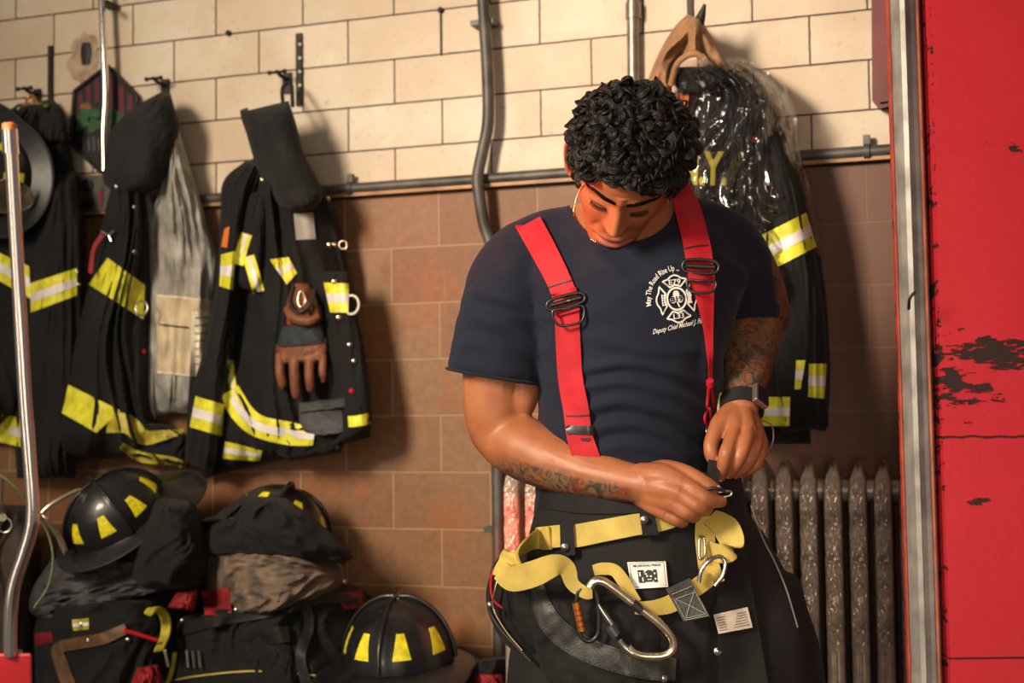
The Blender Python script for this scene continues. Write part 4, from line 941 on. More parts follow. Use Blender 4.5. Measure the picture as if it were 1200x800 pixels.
co, no, fc = fuse([torso, pelvis, *legs, foot(700), foot(915), neck, shl, fore_l, shr, fore_r, *mus, *hl, *hr], .0022, 3, fac=.5)
co = co.copy()
def local_smooth(co, fc, mask, it):
    E = np.array([(f[k], f[(k+1) % len(f)]) for f in fc for k in range(len(f)) if mask[f[k]] or mask[f[(k+1) % len(f)]]])
    for _ in range(it):
        s_ = np.zeros_like(co); c_ = np.zeros(len(co)); np.add.at(s_, E[:, 0], co[E[:, 1]]); np.add.at(c_, E[:, 0], 1); np.add.at(s_, E[:, 1], co[E[:, 0]]); np.add.at(c_, E[:, 1], 1)
        m_ = mask & (c_ > 0); co[m_] = .4*co[m_]+.6*s_[m_]/c_[m_][:, None]
_q = (co-np.array(CAM))@np.array(RC.transposed()).T; _x = 600+F*_q[:, 0]/-_q[:, 2]; _y = 400-F*_q[:, 1]/-_q[:, 2]
local_smooth(co, fc, (_x < 650) & (_y > 462) & (_y < 560), 26)
# knuckle rims, tendons and veins on the back of the hands and forearm
def ridge(P, r, h):
    global co
    P = np.array([tuple(G(*p)) for p in P])
    for a, b in zip(P[:-1], P[1:]):
        ab = b-a; t = np.clip(((co-a)@ab)/(ab@ab), 0, 1); d = np.linalg.norm(co-(a+t[:, None]*ab), axis=1)
        k = np.exp(-(d/r)**2)*h; co += no*k[:, None]*(no@np.array(CZ) > -.2)[:, None]
for P in (((758, 556, .175), (798, 563, .21)), ((760, 565, .18), (797, 577, .218)), ((762, 573, .175), (790, 590, .213)), ((866, 490, .11), (861, 505, .152)), ((871, 490, .11), (877, 507, .155)), ((876, 492, .1), (887, 513, .142))): ridge(P, .006, .0016)
ridge(((705, 548, .13), (725, 560, .155), (745, 566, .175)), .005, .0012); ridge(((640, 530, .10), (680, 552, .13), (715, 556, .15)), .006, .0012)
# creases at the knuckle joints
for q in ((827, 583, .22), (815, 592, .22), (804, 603, .21), (851, 531, .184), (867, 535, .18), (878, 540, .163)):
    d = np.linalg.norm(co-np.array(G(*q)), axis=1); co += no*(np.exp(-(d/.006)**2)*.0013)[:, None]

# ---- head, modelled upright (face towards -Y) and then bowed
HR = [(-.121, .010, .072, -.044), (-.118, .020, .084, -.026), (-.110, .0265, .092, -.006), (-.095, .034, .0935, .012), (-.08, .0425, .0905, .030), (-.06, .0515, .0885, .053), (-.04, .0585, .0885, .070), (-.02, .066, .0885, .080), (0, .0695, .088, .088), (.02, .0715, .087, .093), (.04, .074, .091, .096), (.06, .0755, .0915, .096), (.08, .0735, .084, .088), (.098, .064, .068, .070), (.112, .045, .045, .046), (.119, .025, .024, .026), (.1215, .004, .004, .006)]
def gs(x, c, s): return math.exp(-((x-c)/s)**2)
def headpt(row, a):
    z, w, f, b = row; ca, sa = math.cos(a), math.sin(a)       # a=0 front
    cy = (b-f)/2; hy = (b+f)/2
    e = 2.25 if ca > 0 else 2.0
    x = w*math.copysign(abs(sa)**(2/e), sa); y = cy-hy*math.copysign(abs(ca)**(2/e), ca)
    if ca > .0:
        fr = min(1, ca*2.2)
        tipz = gs(z, -.016, .012)
        p = 0
        if -.034 < z < .05:
            t = max(0, min(1, (.042-z)/.056)); prot = .003+.021*t**1.25
            if z < -.016: prot = .024*max(0, 1-((-.016-z)/.014)**2)
            p += prot*math.exp(-(abs(x)/(.0068+.0052*t))**2.4)
        p += .0065*(gs(x, .0125, .0055)+gs(x, -.0125, .0055))*gs(z, -.019, .008)
        for s in (-1, 1):
            p -= .0125*gs(x, s*.031, .017)*gs(z, .020, .0115)
            p += .0085*gs(x, s*.031, .0125)*gs(z, .017, .0085)
            p -= .0022*gs(x, s*.031, .014)*gs(z, .0105, .0016)
            p += .0055*gs(x, s*.027, .020)*gs(z, .039, .0075)
            p += .0040*gs(x, s*.047, .018)*gs(z, -.004, .016)
            p -= .0030*gs(x, s*(.024+(-.02-z)*.35), .006)*gs(z, -.035, .016)
            p -= .0022*gs(x, s*.0265, .005)*gs(z, -.0565, .005)
        mw = math.exp(-(abs(x)/.0225)**3)
        p += mw*(.0062*gs(z, -.0500, .0048)+.0078*gs(z, -.0628, .0052)-.0050*gs(z, -.0562, .0019))
        p -= .0018*gs(x, 0, .0035)*gs(z, -.041, .006)
        p -= .0050*gs(x, 0, .016)*gs(z, -.0755, .0065)
        p += .0050*gs(x, 0, .015)*gs(z, -.098, .012)
        y -= p*fr
    return Vector((x, y, z))
def head_mesh():
    n = 250; m = 260; zs = [r[0] for r in HR]; rows = []
    for i in range(n):
        k = i/(n-1); z = HR[0][0]+(HR[-1][0]-HR[0][0])*(.5-.5*math.cos(PI*k)) if False else HR[0][0]+(HR[-1][0]-HR[0][0])*k
        j = max(0, min(len(zs)-2, next((q for q in range(len(zs)-1) if zs[q+1] >= z), len(zs)-2)))
        def ip(c):
            p = [HR[max(0, min(len(HR)-1, j+d))] for d in (-1, 0, 1, 2)]; t = (z-p[1][0])/(p[2][0]-p[1][0])
            m1 = (p[2][c]-p[0][c])/max(p[2][0]-p[0][0], 1e-6)*(p[2][0]-p[1][0]); m2 = (p[3][c]-p[1][c])/max(p[3][0]-p[1][0], 1e-6)*(p[2][0]-p[1][0])
            return (2*t**3-3*t**2+1)*p[1][c]+(t**3-2*t*t+t)*m1+(-2*t**3+3*t*t)*p[2][c]+(t**3-t*t)*m2
        rows.append((z, max(ip(1), .002), ip(2), ip(3)))
    V = []; Fc = []
    for r in rows:
        for k in range(m):
            u = k/m*2-1; a = PI*(u+.10*math.sin(PI*u)*-1)     # denser at the front
            V.append(headpt(r, a))
    for i in range(n-1):
        for k in range(m): l = (k+1) % m; Fc.append((i*m+k, i*m+l, (i+1)*m+l, (i+1)*m+k))
    Fc.append(tuple(range(m))[::-1]); Fc.append(tuple((n-1)*m+k for k in range(m)))
    return V, Fc
HC = G(731, 203, .125); HP, HY, HRO = math.radians(59), math.radians(0), math.radians(11)
BASE = Matrix((hz, hb, Vector((0, 0, 1)))).transposed()
HM = Matrix.Translation(HC) @ (BASE @ Matrix.Rotation(HRO, 3, 'Y') @ Matrix.Rotation(HY, 3, 'Z') @ Matrix.Rotation(HP, 3, 'X')).to_4x4()
headg = head_mesh()
def ear(s):
    o = Vector((s*.0755, .008, .000)); out = []
    pr = [(0.000, .031), (.012, .030), (.019, .020), (.019, .006), (.013, -.010), (.006, -.022), (-.001, -.028), (-.006, -.022), (-.008, -.010), (-.010, .004), (-.009, .020)]
    R = Matrix.Rotation(s*math.radians(-34), 3, 'Z')
    rim = [o+R @ Vector((s*.006+s*.003*(y > 0), y, z)) for y, z in pr]
    out.append(tube(rim, .0034, 10, closed=True, n=50))
    out.append(ball(o+R @ Vector((s*.001, .004, .004)), (.0055, .0165, .028), 12, R))
    out.append(ball(o+R @ Vector((s*.004, -.003, -.023)), (.004, .006, .007), 10))
    out.append(tube([o+R @ Vector((s*.006, y, z)) for y, z in ((-.006, -.006), (.006, .0), (.009, .012), (.003, .020))], .0026, 8, n=20))
    return join(*out)
ears = join(ear(-1), ear(1))
hv = xf(headg, HM); ev_ = xf(ears, HM)
bodyV = [tuple(p) for p in co]; nb = len(bodyV)
full = join((bodyV, fc), hv, ev_)
# marks: R = tattoo ink, plus forearm skin darkened where it faces down, G = lips
nrm_z = np.concatenate([no[:, 2], np.zeros(len(full[0])-nb)])
cols = np.zeros((len(full[0]), 4)); cols[:, 3] = 1
RCi = np.array(RC.transposed()); q = (np.array(bodyV)-np.array(CAM))@RCi.T
bx = 600+F*q[:, 0]/-q[:, 2]; by = 400-F*q[:, 1]/-q[:, 2]
ink = np.clip((bx-828)/8, 0, 1)*np.clip((474-by)/14, 0, 1)*(by > 300)
und = np.clip((-no[:, 2]+.10)/.35, 0, 1)*np.clip((755-bx)/20, 0, 1)*np.clip((bx-568)/30, 0, 1)*np.clip((by-528)/16, 0, 1)*(by < 620)  # viewer's left forearm, darkened on downward-facing skin
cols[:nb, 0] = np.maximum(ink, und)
for i, v in enumerate(headg[0]):
    if v.y < -.05:
        mw = math.exp(-(abs(v.x)/.0235)**4); cols[nb+i, 1] = mw*min(1, gs(v.z, -.0505, .0052)+gs(v.z, -.063, .0062))
        cols[nb+i, 2] = min(1, (gs(v.z, .0098, .0016)*math.exp(-((abs(v.x)-.031)/.0135)**4)))
        cols[nb+i, 2] = max(cols[nb+i, 2], .8*gs(abs(v.x), .0078, .003)*gs(v.z, -.0285, .0028))
for kx, ky, kz in ((801, 566, .205), (799, 580, .215), (792, 592, .208), (783, 603, .195), (847, 585, .20), (838, 572, .20), (861, 506, .148), (877, 509, .15), (887, 515, .138), (893, 523, .118), (851, 531, .182), (867, 535, .176), (846, 556, .165)):
    d_ = np.linalg.norm(co-np.array(G(kx, ky, kz)), axis=1); cols[:nb, 1] = np.maximum(cols[:nb, 1], .30*np.exp(-(d_/.0085)**2))
m, nt, p = nodes('skin'); L = nt.links.new
at = N(nt, 'ShaderNodeVertexColor'); at.layer_name = 'marks'; sp = nt.nodes.new('ShaderNodeSeparateColor'); L(at.outputs[0], sp.inputs[0])
tc = N(nt, 'ShaderNodeTexCoord')
n1 = N(nt, 'ShaderNodeTexNoise', Scale=28.0, Detail=4.0); L(tc.outputs['Object'], n1.inputs['Vector'])
n2 = N(nt, 'ShaderNodeTexNoise', Scale=46.0, Detail=6.0, Roughness=.7, Distortion=2.6); L(tc.outputs['Object'], n2.inputs['Vector'])
n4 = N(nt, 'ShaderNodeTexNoise', Scale=24.0, Detail=2.0, Distortion=1.5); L(tc.outputs['Object'], n4.inputs['Vector'])
sk = mixc(nt, ramp(nt, n1.outputs[0], [(.3, 0.0), (.7, 1.0)]), (.375, .140, .062), (.30, .098, .040))
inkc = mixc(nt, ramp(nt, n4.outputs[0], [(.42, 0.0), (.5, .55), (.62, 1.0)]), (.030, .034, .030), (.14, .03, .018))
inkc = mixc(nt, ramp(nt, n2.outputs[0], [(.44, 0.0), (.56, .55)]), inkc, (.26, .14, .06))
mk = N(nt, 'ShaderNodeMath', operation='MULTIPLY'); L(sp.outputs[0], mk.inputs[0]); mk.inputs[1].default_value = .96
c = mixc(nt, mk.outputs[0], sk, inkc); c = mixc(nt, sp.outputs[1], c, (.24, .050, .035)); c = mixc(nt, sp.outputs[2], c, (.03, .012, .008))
L(c, p.inputs['Base Color']); p.inputs['Roughness'].default_value = .46; p.inputs['Specular IOR Level'].default_value = .42
p.inputs['Subsurface Weight'].default_value = .12; p.inputs['Subsurface Radius'].default_value = (.012, .004, .002); p.inputs['Subsurface Scale'].default_value = .5
n3 = N(nt, 'ShaderNodeTexNoise', Scale=420.0, Detail=3.0); L(tc.outputs['Object'], n3.inputs['Vector'])
b = N(nt, 'ShaderNodeBump', Strength=.18, Distance=.001); L(n3.outputs[0], b.inputs['Height']); L(b.outputs[0], p.inputs['Normal'])
M['skin'] = m
body = obj('body', full, M['skin'], man, sharp=0)
ca_ = body.data.color_attributes.new('marks', 'FLOAT_COLOR', 'POINT'); ca_.data.foreach_set('color', cols.astype(np.float32).ravel())
# brows and lashes: many short hairs
def hairs(P, r, col='hair'):
    return P
def brow(s):
    gsx = []; rnd = random.Random(3+s)
    for k in range(520):
        u = rnd.random(); x = s*(.008+.043*u); z = .0345+.0105*math.sin(min(1, u*1.1)*PI*.6)-.005*max(0, u-.75)*4+rnd.uniform(-.0038, .0038)*(1-.5*u)
        d = Vector((s*(.45+.5*u), 0, .85-1.15*u)).normalized()
        def surf(x, z):
            y0 = min((v for v in near if abs(v.x-x) < .0022 and abs(v.z-z) < .0016), key=lambda v: (v.x-x)**2+(v.z-z)**2, default=None)
            return y0.y if y0 else -.09
        a = Vector((x, surf(x, z)-.0003, z)); b_ = a+d*.0065; b_.y = surf(b_.x, b_.z)-.0016
        gsx.append(tube([a, (a+b_)/2+Vector((0, -.0008, 0)), b_], [.00055, .0005, .0001], 4))
    return xf(join(*gsx), HM)
near = [v for v in headg[0] if v.y < -.03 and .015 < v.z < .065 and abs(v.x) < .065]
for s in (-1, 1): obj('eyebrow', brow(s), M['brow'], man)
def lashes(s):
    g = []; nn = [v for v in headg[0] if v.y < -.04 and .003 < v.z < .02 and abs(v.x) < .06]
    for k in range(34):
        x = s*(.019+.024*k/33); z = .0098-.0015*math.sin(PI*k/33); y = min(nn, key=lambda v: (v.x-x)**2+(v.z-z)**2).y
        a = Vector((x, y, z)); g.append(tube([a, a+Vector((s*.001*(k-12)/10, -.004, -.0015)), a+Vector((s*.002*(k-12)/10, -.0075, -.001))], [.0003, .00025, .0001], 4))
    return xf(join(*g), HM)
for s in (-1, 1): obj('eyelashes', lashes(s), M['brow'], man)
# curly hair
def hairline(v):                           # >0 where hair grows
    x, y, z = v
    if y < 0: lim = .079-.055*min(1, (abs(x)/.072))**3.6
    else: lim = .018-.072*min(1, y/.075)
    if abs(x) > .058 and -.040 < y < -.012: lim = min(lim, .008)
    if abs(x) > .048 and -.022 <= y < .045: lim = max(lim, .054)
    return z-lim
rnd = random.Random(11); hg = []
scalp = [(v, (v-Vector((0, .008, .015))).normalized()) for v in headg[0] if hairline(v) > 0]
cap = []
hp = xf(headg, Matrix.Identity(4))
pairs = rnd.sample(scalp, 1250)
for v, nn in pairs:
    hgt = hairline(v); top = max(0, min(1, (v.z-.01)/.07))
    fwd = Vector((v.x*4, -1.0 if v.y < .02 else .6, -.5)).normalized()
    side = fwd*.9+Vector((rnd.gauss(0, .8), rnd.gauss(0, .8), rnd.gauss(0, .6))); tg = (side-nn*side.dot(nn)).normalized(); bt = nn.cross(tg)*(1 if rnd.random() < .5 else -1)
    R_ = rnd.uniform(.006, .0125)*(.40+.6*top); sweep = rnd.uniform(1.25, 2.0)*PI; lift = rnd.uniform(.001, .0075)*(.4+.8*top); roll = rnd.uniform(-.5, .9)
    side2 = (bt*math.cos(roll)+nn*math.sin(roll)).normalized(); crown = max(0, min(1, (v.z-.035)/.05))*max(.35, min(1, (v.y+.07)/.06)); base = v+nn*(.003+lift*.4+.006*crown*rnd.uniform(.3, 1.2))
    m_ = 7
    for st in range(m_):
        o2 = (st-(m_-1)/2)/((m_-1)/2); pts = []; rr = []; rj = rnd.uniform(.92, 1.08)
        for k in range(13):
            t = k/12; a = sweep*t; sh = R_*rj*(1-.28*t)+o2*.0032*(1-.6*t)
            pts.append(base+tg*(math.sin(a)*sh)+side2*((1-math.cos(a))*sh-R_*.5)+nn*(lift*math.sin(PI*min(1, t*1.1))+.0022*(1-o2*o2)*(1-t)))
            rr.append(.00125*(1-.8*t**3))
        hg.append(tube(pts, rr, 4))
n0 = len(headg[0]); capV = []; keep = {}
for i, v in enumerate(headg[0]):
    h = hairline(v)
    if h > 0:
        nn = (v-Vector((0, .008, .015))).normalized(); keep[i] = len(capV)
        capV.append(v+nn*(min(1, h/.02)*(.003+.005*max(0, min(1, (v.z-.02)/.06))+.003*noise.noise(v*90))))
capF = [tuple(keep[i] for i in f) for f in headg[1] if len(f) == 4 and all(i in keep for i in f)]
hair_o = obj('hair', xf(join(*hg, (capV, capF)), HM), M['hair'], man, sharp=0)
# fingernails
for q, dr in (((843, 573, .20), (.5, .35, .8)), ((844, 560, .158), (-.2, -.2, 1)), ((852, 556, .148), (0, 0, 1))):
    d = (CX*dr[0]+CU*dr[1]+CZ*dr[2]).normalized(); R = d.to_track_quat('Z', 'Y').to_matrix()
    obj('fingernail', ball(G(*q), (.0045, .006, .0015), 8, R), simple('fingernail', (.62, .36, .27), .3), man)

# ---- t-shirt
sl = T([(715, 272, .0, 28), (662, 281, .0, 38), (622, 302, .0, 47), (601, 335, .0, 54.5), (592, 380, .0, 56.5), (585, 420, .0, 57.5), (581.5, 441, .0, 58)], 36, 70)
sr = T([(770, 262, .0, 32), (812, 272, .0, 40), (848, 293, -.005, 45), (866, 325, -.035, 44), (875, 356, -.075, 41.5), (878, 368, -.09, 40)], 36, 60)
sco, sno, sfc = fuse([loft(rings(TOR), 60, 90), sl, sr], .0048, 14)
sco = sco.copy(); RCi = np.array(RC.transposed())
q = (sco-np.array(CAM))@RCi.T; sx = 600+F*q[:, 0]/-q[:, 2]; sy = 400-F*q[:, 1]/-q[:, 2]
disp = np.zeros(len(sco))
def crease(P, w, h, front=True):
    P = np.array(P, float); best = np.full(len(sco), 1e9)
    for a, b in zip(P[:-1], P[1:]):
        ab = b-a; t = np.clip(((sx-a[0])*ab[0]+(sy-a[1])*ab[1])/(ab@ab), 0, 1)
        best = np.minimum(best, np.hypot(sx-(a[0]+t*ab[0]), sy-(a[1]+t*ab[1])))
    k = np.exp(-(best/w)**2)*h
    if front: k = k*(sno@np.array(CZ) > 0)
    disp[:] += k
def curve(P, n=24): return [tuple(p) for p in cat(P, n)]
for P, w, h in (([(690, 432), (740, 425), (800, 440), (834, 452)], 6, .006), ([(688, 452), (740, 448), (800, 466), (832, 486)], 6, .007), ([(690, 478), (730, 470), (790, 486), (830, 512)], 7, .007),
                ([(692, 502), (730, 496), (780, 508), (826, 540)], 7, .006), ([(700, 530), (740, 520), (790, 535), (820, 560)], 8, .006), ([(640, 470), (662, 500), (690, 560)], 6, .005), ([(632, 500), (645, 540), (650, 575)], 6, .005),
                ([(560, 340), (600, 350), (640, 372)], 7, .0045), ([(560, 372), (598, 384), (636, 410)], 7, .005), ([(548, 400), (580, 412), (620, 440)], 6, .004), ([(700, 300), (742, 330), (780, 318)], 10, .004), ([(836, 372), (826, 420), (832, 470)], 5, .005),
                ([(840, 300), (868, 320), (892, 350)], 6, .004), ([(644, 300), (652, 350), (650, 420)], 6, .003), ([(700, 395), (745, 408), (830, 412)], 8, .004), ([(586, 312), (566, 322), (548, 336)], 3.5, -.003)):
    crease(curve(P), w, h)
for P, w, h in (([(690, 441), (740, 436), (800, 452), (834, 468)], 5, -.004), ([(690, 490), (735, 484), (790, 498), (828, 528)], 5, -.005), ([(560, 356), (600, 366), (640, 392)], 6, -.004), ([(552, 388), (590, 398), (630, 426)], 5, -.003), ([(700, 516), (740, 508), (785, 522), (822, 548)], 5, -.004)):
    crease(curve(P), w, h)
for i in range(len(sco)):
    p_ = sco[i]; disp[i] += .0028*fbm((p_[0]*1.0, p_[1], p_[2]*1.7), 9, 3, 4)+.0014*(1-2*abs(noise.noise(Vector((p_[0]*16, p_[1]*16, p_[2]*30)))))
sco += sno*disp[:, None]
# neckline opening
NC, NRX, NRY = (730, 240), 62.0, 45.0
e_ = ((sx-NC[0])/NRX)**2+((sy-NC[1])/NRY)**2
cut = (e_ < 1) & (sco[:, 2] > G(730, 300).z)
sf = [f for f in sfc if not all(cut[i] for i in f)]
used = set(i for f in sf for i in f)
for i in used:
    if cut[i]:                              # edge vertices slide onto the neckline curve
        k = 1/math.sqrt(max(e_[i], 1e-3)); d_ = float(-q[i, 2]); nx, ny = NC[0]+(sx[i]-NC[0])*k, NC[1]+(sy[i]-NC[1])*k
        if k < 1.6: sco[i] = np.array(CAM+ray(nx, ny)*d_)
shirtg = ([tuple(v) for v in sco], sf)
shirt = obj('t_shirt', shirtg, M['navy'], man, sharp=0)
bS = bvh(shirtg)
rib = [(NC[0]+(NRX+2.5)*math.cos(math.radians(a)), NC[1]+(NRY+2.5)*math.sin(math.radians(a))) for a in range(170, 9, -8)]
obj('collar_rib', drape(gband(rib, 8, 90, 6), bS, .0022, .005, 4), M['navy'], shirt)
for g_ in (sl, sr):
    P_ = [Vector(v) for v in g_[0][-36:]]; c_ = sum(P_, Vector())/36
    obj('hem', tube([c_+(v-c_)*1.012 for v in P_], .0026, 8, closed=True), M['navy'], shirt)
# ---- chest print
logo = []
def place2(x, y): # local emblem units -> picture direction
    a = math.radians(-7); X = x*23.5; Y = -y*27.5; return 793+X*math.cos(a)-Y*math.sin(a), 350+X*math.sin(a)+Y*math.cos(a)
def stroke(P, w, closed=True):
    P = list(P)+([P[0], P[1]] if closed else []); V = []; Fc = []; D = []
    for a, b in zip(P[:-1], P[1:]):
        for k in range(5): D.append((a[0]+(b[0]-a[0])*k/5, a[1]+(b[1]-a[1])*k/5))
    D.append(P[-1])
    for i, d in enumerate(D):
        a, b = D[max(i-1, 0)], D[min(i+1, len(D)-1)]; t = (b[0]-a[0], b[1]-a[1]); l = max(math.hypot(*t), 1e-6)
        for s in (-1, 1): V.append(place2(d[0]-t[1]/l*w/2*s, d[1]+t[0]/l*w/2*s))
    return V, [(2*i, 2*i+1, 2*i+3, 2*i+2) for i in range(len(D)-1)]
pet = [(-.27, .52), (-.60, .80), (-.34, .86), (-.16, .98), (0, 1.02), (.16, .98), (.34, .86), (.60, .80), (.27, .52), (0, .60)]
pr_ = []
for k in range(4):
    a = k*PI/2; pr_.append(stroke([(x*math.cos(a)-y*math.sin(a), x*math.sin(a)+y*math.cos(a)) for x, y in pet], .075))
pr_.append(stroke([(.47*math.cos(2*PI*k/30), .47*math.sin(2*PI*k/30)) for k in range(30)], .09))
def fan(cx, cy, r, n=18): return [place2(cx, cy)]+[place2(cx+r*math.cos(2*PI*k/n), cy+r*math.sin(2*PI*k/n)) for k in range(n)], [(0, k+1, (k+1) % n+1) for k in range(n)]
pr_ += [fan(0, .2, .16), fan(-.17, -.02, .16), fan(.17, -.02, .16), fan(0, .02, .13), stroke([(0, 0), (.03, -.2), (.10, -.36)], .07, False)]
def txt2(s, f, bold=.02):
    P, Fc, asp = textgeo(s, bold); return [f(u, v) for u, v in P], Fc
pr_.append(txt2('E79', lambda u, v: place2(-.30+.60*u, .62+.22*v))); pr_.append(txt2('L33', lambda u, v: place2(-.27+.54*u, -.84+.22*v)))
# ladder and hydrant marks in the side petals
pr_ += [stroke([(-.72+dx, -.24), (-.72+dx, .26)], .05, False) for dx in (0, .13)]+[stroke([(-.74, -.2+.1*k), (-.57, -.2+.1*k)], .035, False) for k in range(5)]
pr_ += [stroke([(.66, -.22), (.66, .22)], .14, False), stroke([(.56, .08), (.76, .08)], .07, False), stroke([(.57, -.22), (.76, -.22)], .07, False), stroke([(.60, .24), (.72, .24)], .07, False)]
def arc(u, v):
    a = math.radians(187-(187-77)*u); r = 1.20+.24*v; return place2(r*1.08*math.cos(a), r*math.sin(a))
pr_.append(txt2('May The Road Rise Up ...', arc, .012))
pr_.append(txt2('Deputy Chief Michael J. Fahy', lambda u, v: (765+62*u+v*1.2, 391.5-14.5*u-6.0*v), .012))
V2, F2 = [], []
for v, f in pr_: n = len(V2); V2 += v; F2 += [tuple(i+n for i in q_) for q_ in f]
obj('chest_print', lay(V2, F2, bS, .0022), M['white_print'], shirt, False)
v, f = txt2('B19', lambda u, v: place2(-.30+.60*u, -.11+.22*v), .03); obj('print_number', lay(v, f, bS, .0032), M['navy'], shirt, False)

# ---- trousers
TR = [(749, 552, .0, 117, .128), (750, 575, .0, 120, .136), (752, 605, .005, 124, .145), (760, 640, .008, 139, .152), (767, 690, .01, 152, .158), (774, 740, .01, 162, .16), (778, 790, .0, 168, .15), (780, 815, .0, 150, .13)]
tl = T([(692, 700, .0, 78), (688, 800, .035, 88), (686, 900, .03, 85), (688, 1050, .01, 80), (694, 1180, .0, 78), (698, 1245, .0, 78)], 30)
tr_ = T([(842, 690, .0, 86), (862, 800, .02, 97), (882, 900, .02, 90), (900, 1050, .01, 82), (910, 1180, 0, 79), (917, 1245, 0, 78)], 30)
tco, tno, tfc = fuse([loft(rings(TR), 60, 60), tl, tr_], .0065, 8); tco = tco.copy()
q = (tco-np.array(CAM))@RCi.T; tx = 600+F*q[:, 0]/-q[:, 2]; ty = 400-F*q[:, 1]/-q[:, 2]
for i in range(len(tco)):
    p_ = tco[i]; k = .010*fbm((p_[0], p_[1], p_[2]*.45), 7, 3, 9)+.006*(1-2*abs(noise.noise(Vector((p_[0]*11, p_[1]*11, p_[2]*5+3)))))
    tco[i] += tno[i]*k*min(1, max(.25, (ty[i]-560)/120))
trg = ([tuple(v) for v in tco], tfc)
tro = obj('trousers', trg, M['trouser'], man, sharp=0)
bT = bvh(trg)
def onT(px, py, l=.004):
    h = hit(bT, px, py); return CAM+ray(px, py)*((h or D0)-l)
obj('waistband', drape(gband([(632, 583), (680, 590), (740, 590), (800, 584), (845, 572), (866, 566)], 22, 60, 6), bT, .006, .008, 4), M['trouser'], tro)
obj('fly_flap', drape(gquad((838, 578), (862, 574), (905, 830), (842, 830), 12, 40), bT, .008, .010, 4), M['trouser'], tro)
obj('side_piping', drape(gband([(880, 592), (889, 618), (897, 637), (908, 658), (922, 692), (935, 735)], 1.8, 60, 3), bT, .003, .003), M['thread'], tro)
# pouch bulging out at the hip
pg = sheet([(612, 640), (584, 660), (570, 690), (574, 722), (590, 752), (618, 775)], [(690, 640), (700, 668), (712, 700), (716, 730), (710, 755), (690, 790)], bulge=.10, back=.03, under=.10, fold=.012, ff=3, seed=101, rows=60, cols=50, place=G, ends=(.2, .2))
obj('hip_pouch', pg, M['trouser'], tro)
pg2 = sheet([(622, 690), (622, 730), (630, 770), (650, 830)], [(790, 700), (796, 745), (806, 790), (812, 840)], bulge=.055, back=.13, under=.06, fold=.012, ff=4, seed=102, rows=50, cols=60, place=G, ends=(.25, .1))
obj('apron_pocket', pg2, M['trouser'], tro)
bT2 = bvh(trg, pg, pg2)
obj('leather_trim', drape(gband([(629, 680), (634, 708), (650, 735), (680, 757), (720, 773), (760, 782), (792, 784)], [14, 22, 27, 28, 28, 28, 26], 70, 8), bT2, .005, .005), M['grey_leather'], tro)
for w_ in (-.42, .42):
    Pq = gband([(629, 680), (634, 708), (650, 735), (680, 757), (720, 773), (760, 782), (792, 784)], [14, 22, 27, 28, 28, 28, 26], 90, 13)
    P_ = [r[6+int(w_*12)] for r in Pq]; g_ = []
    for k in range(0, 88, 2): g_.append(drape([[P_[k], P_[k+1]], [(P_[k][0], P_[k][1]+1.1), (P_[k+1][0], P_[k+1][1]+1.1)]], bT2, .0062, .0015, 0))
    obj('stitching', join(*g_), M['rubber'], tro)
for px, py, r in ((841, 763, .0065), (778, 795, .006)): snap(tro, bT2, px, py, r, 'steel')
# cords and snaps along the pouch's outer edge
obj('cord', tube([G(585, 655, .10), G(577, 668, .115), (G(576, 690, .11)), G(573, 712, .10), G(585, 735, .11), G(604, 756, .12), G(622, 775, .13)], .003, 8, n=40), M['rubber'], tro)
obj('cord', tube([G(589, 662, .13), G(580, 690, .135), G(578, 712, .13), G(592, 738, .14), G(612, 762, .15)], .0014, 8, n=40), M['gold_thread'], tro)
obj('cord', tube([G(584, 660, .13), G(576, 676, .13), G(577, 700, .13), G(588, 712, .13)], .002, 8, n=30), M['red_strap'], tro)
obj('ring', ringg(G(588, 672, .15), .010, .0018, CZ, .014), M['steel'], tro)
obj('brass_bead', ball(G(574, 708, .12), .005, 8), M['brass'], tro)
# maker's label
lb = obj('sewn_label', drape(gquad((735, 658.5), (780, 657.5), (783, 687.5), (740, 690), 16, 12), bT2, .006, .004, 1), M['white_print'], tro)
def lab(u, v): return (735+45*u+4*(1-v)*(1-u)*1+3*(1-v)*u, 689.5-2.2*u-31*v)
def box2(u0, v0, u1, v1): return [lab(u0, v0), lab(u1, v0), lab(u1, v1), lab(u0, v1)], [(0, 1, 2, 3)]
L2 = [txt2('MORNING PRIDE', lambda u, v: lab(.14+.72*u, .80+.09*v), .02)]
L2 += [box2(.05, .05, .95, .065), box2(.05, .935, .95, .95), box2(.05, .05, .06, .95), box2(.94, .05, .95, .95)]
L2 += [box2(.24, .20, .40, .68), box2(.64, .20, .74, .68)]
hd = [(.40, .22), (.38, .42), (.42, .58), (.50, .68), (.60, .66), (.66, .54), (.66, .34), (.60, .22)]
L2.append(([lab(*p_) for p_ in hd], [tuple(range(8))]))
V2, F2 = [], []
for v, f in L2: n = len(V2); V2 += v; F2 += [tuple(i+n for i in q_) for q_ in f]
obj('label_print', lay(V2, F2, bT2, .0072), M['black_text'], lb, False)
V2, F2 = [], []
for v, f in [box2(.45, .42, .50, .47), box2(.55, .40, .60, .46), box2(.48, .30, .58, .33), box2(.42, .5, .47, .55), box2(.27, .45, .31, .6), box2(.34, .25, .37, .4), box2(.67, .3, .71, .36), box2(.66, .5, .7, .56)]: n = len(V2); V2 += v; F2 += [tuple(i+n for i in q_) for q_ in f]
obj('label_print', lay(V2, F2, bT2, .0076), M['white_print'], lb, False)
tg_ = obj('care_tag', drape(gquad((836, 720), (876, 711), (882, 735), (842, 742.5), 14, 10), bT2, .014, .003, 1), simple('cream_fabric_tag', (.62, .56, .46), .8, noise_s=60, var=.15), tro)
V2, F2 = [], []
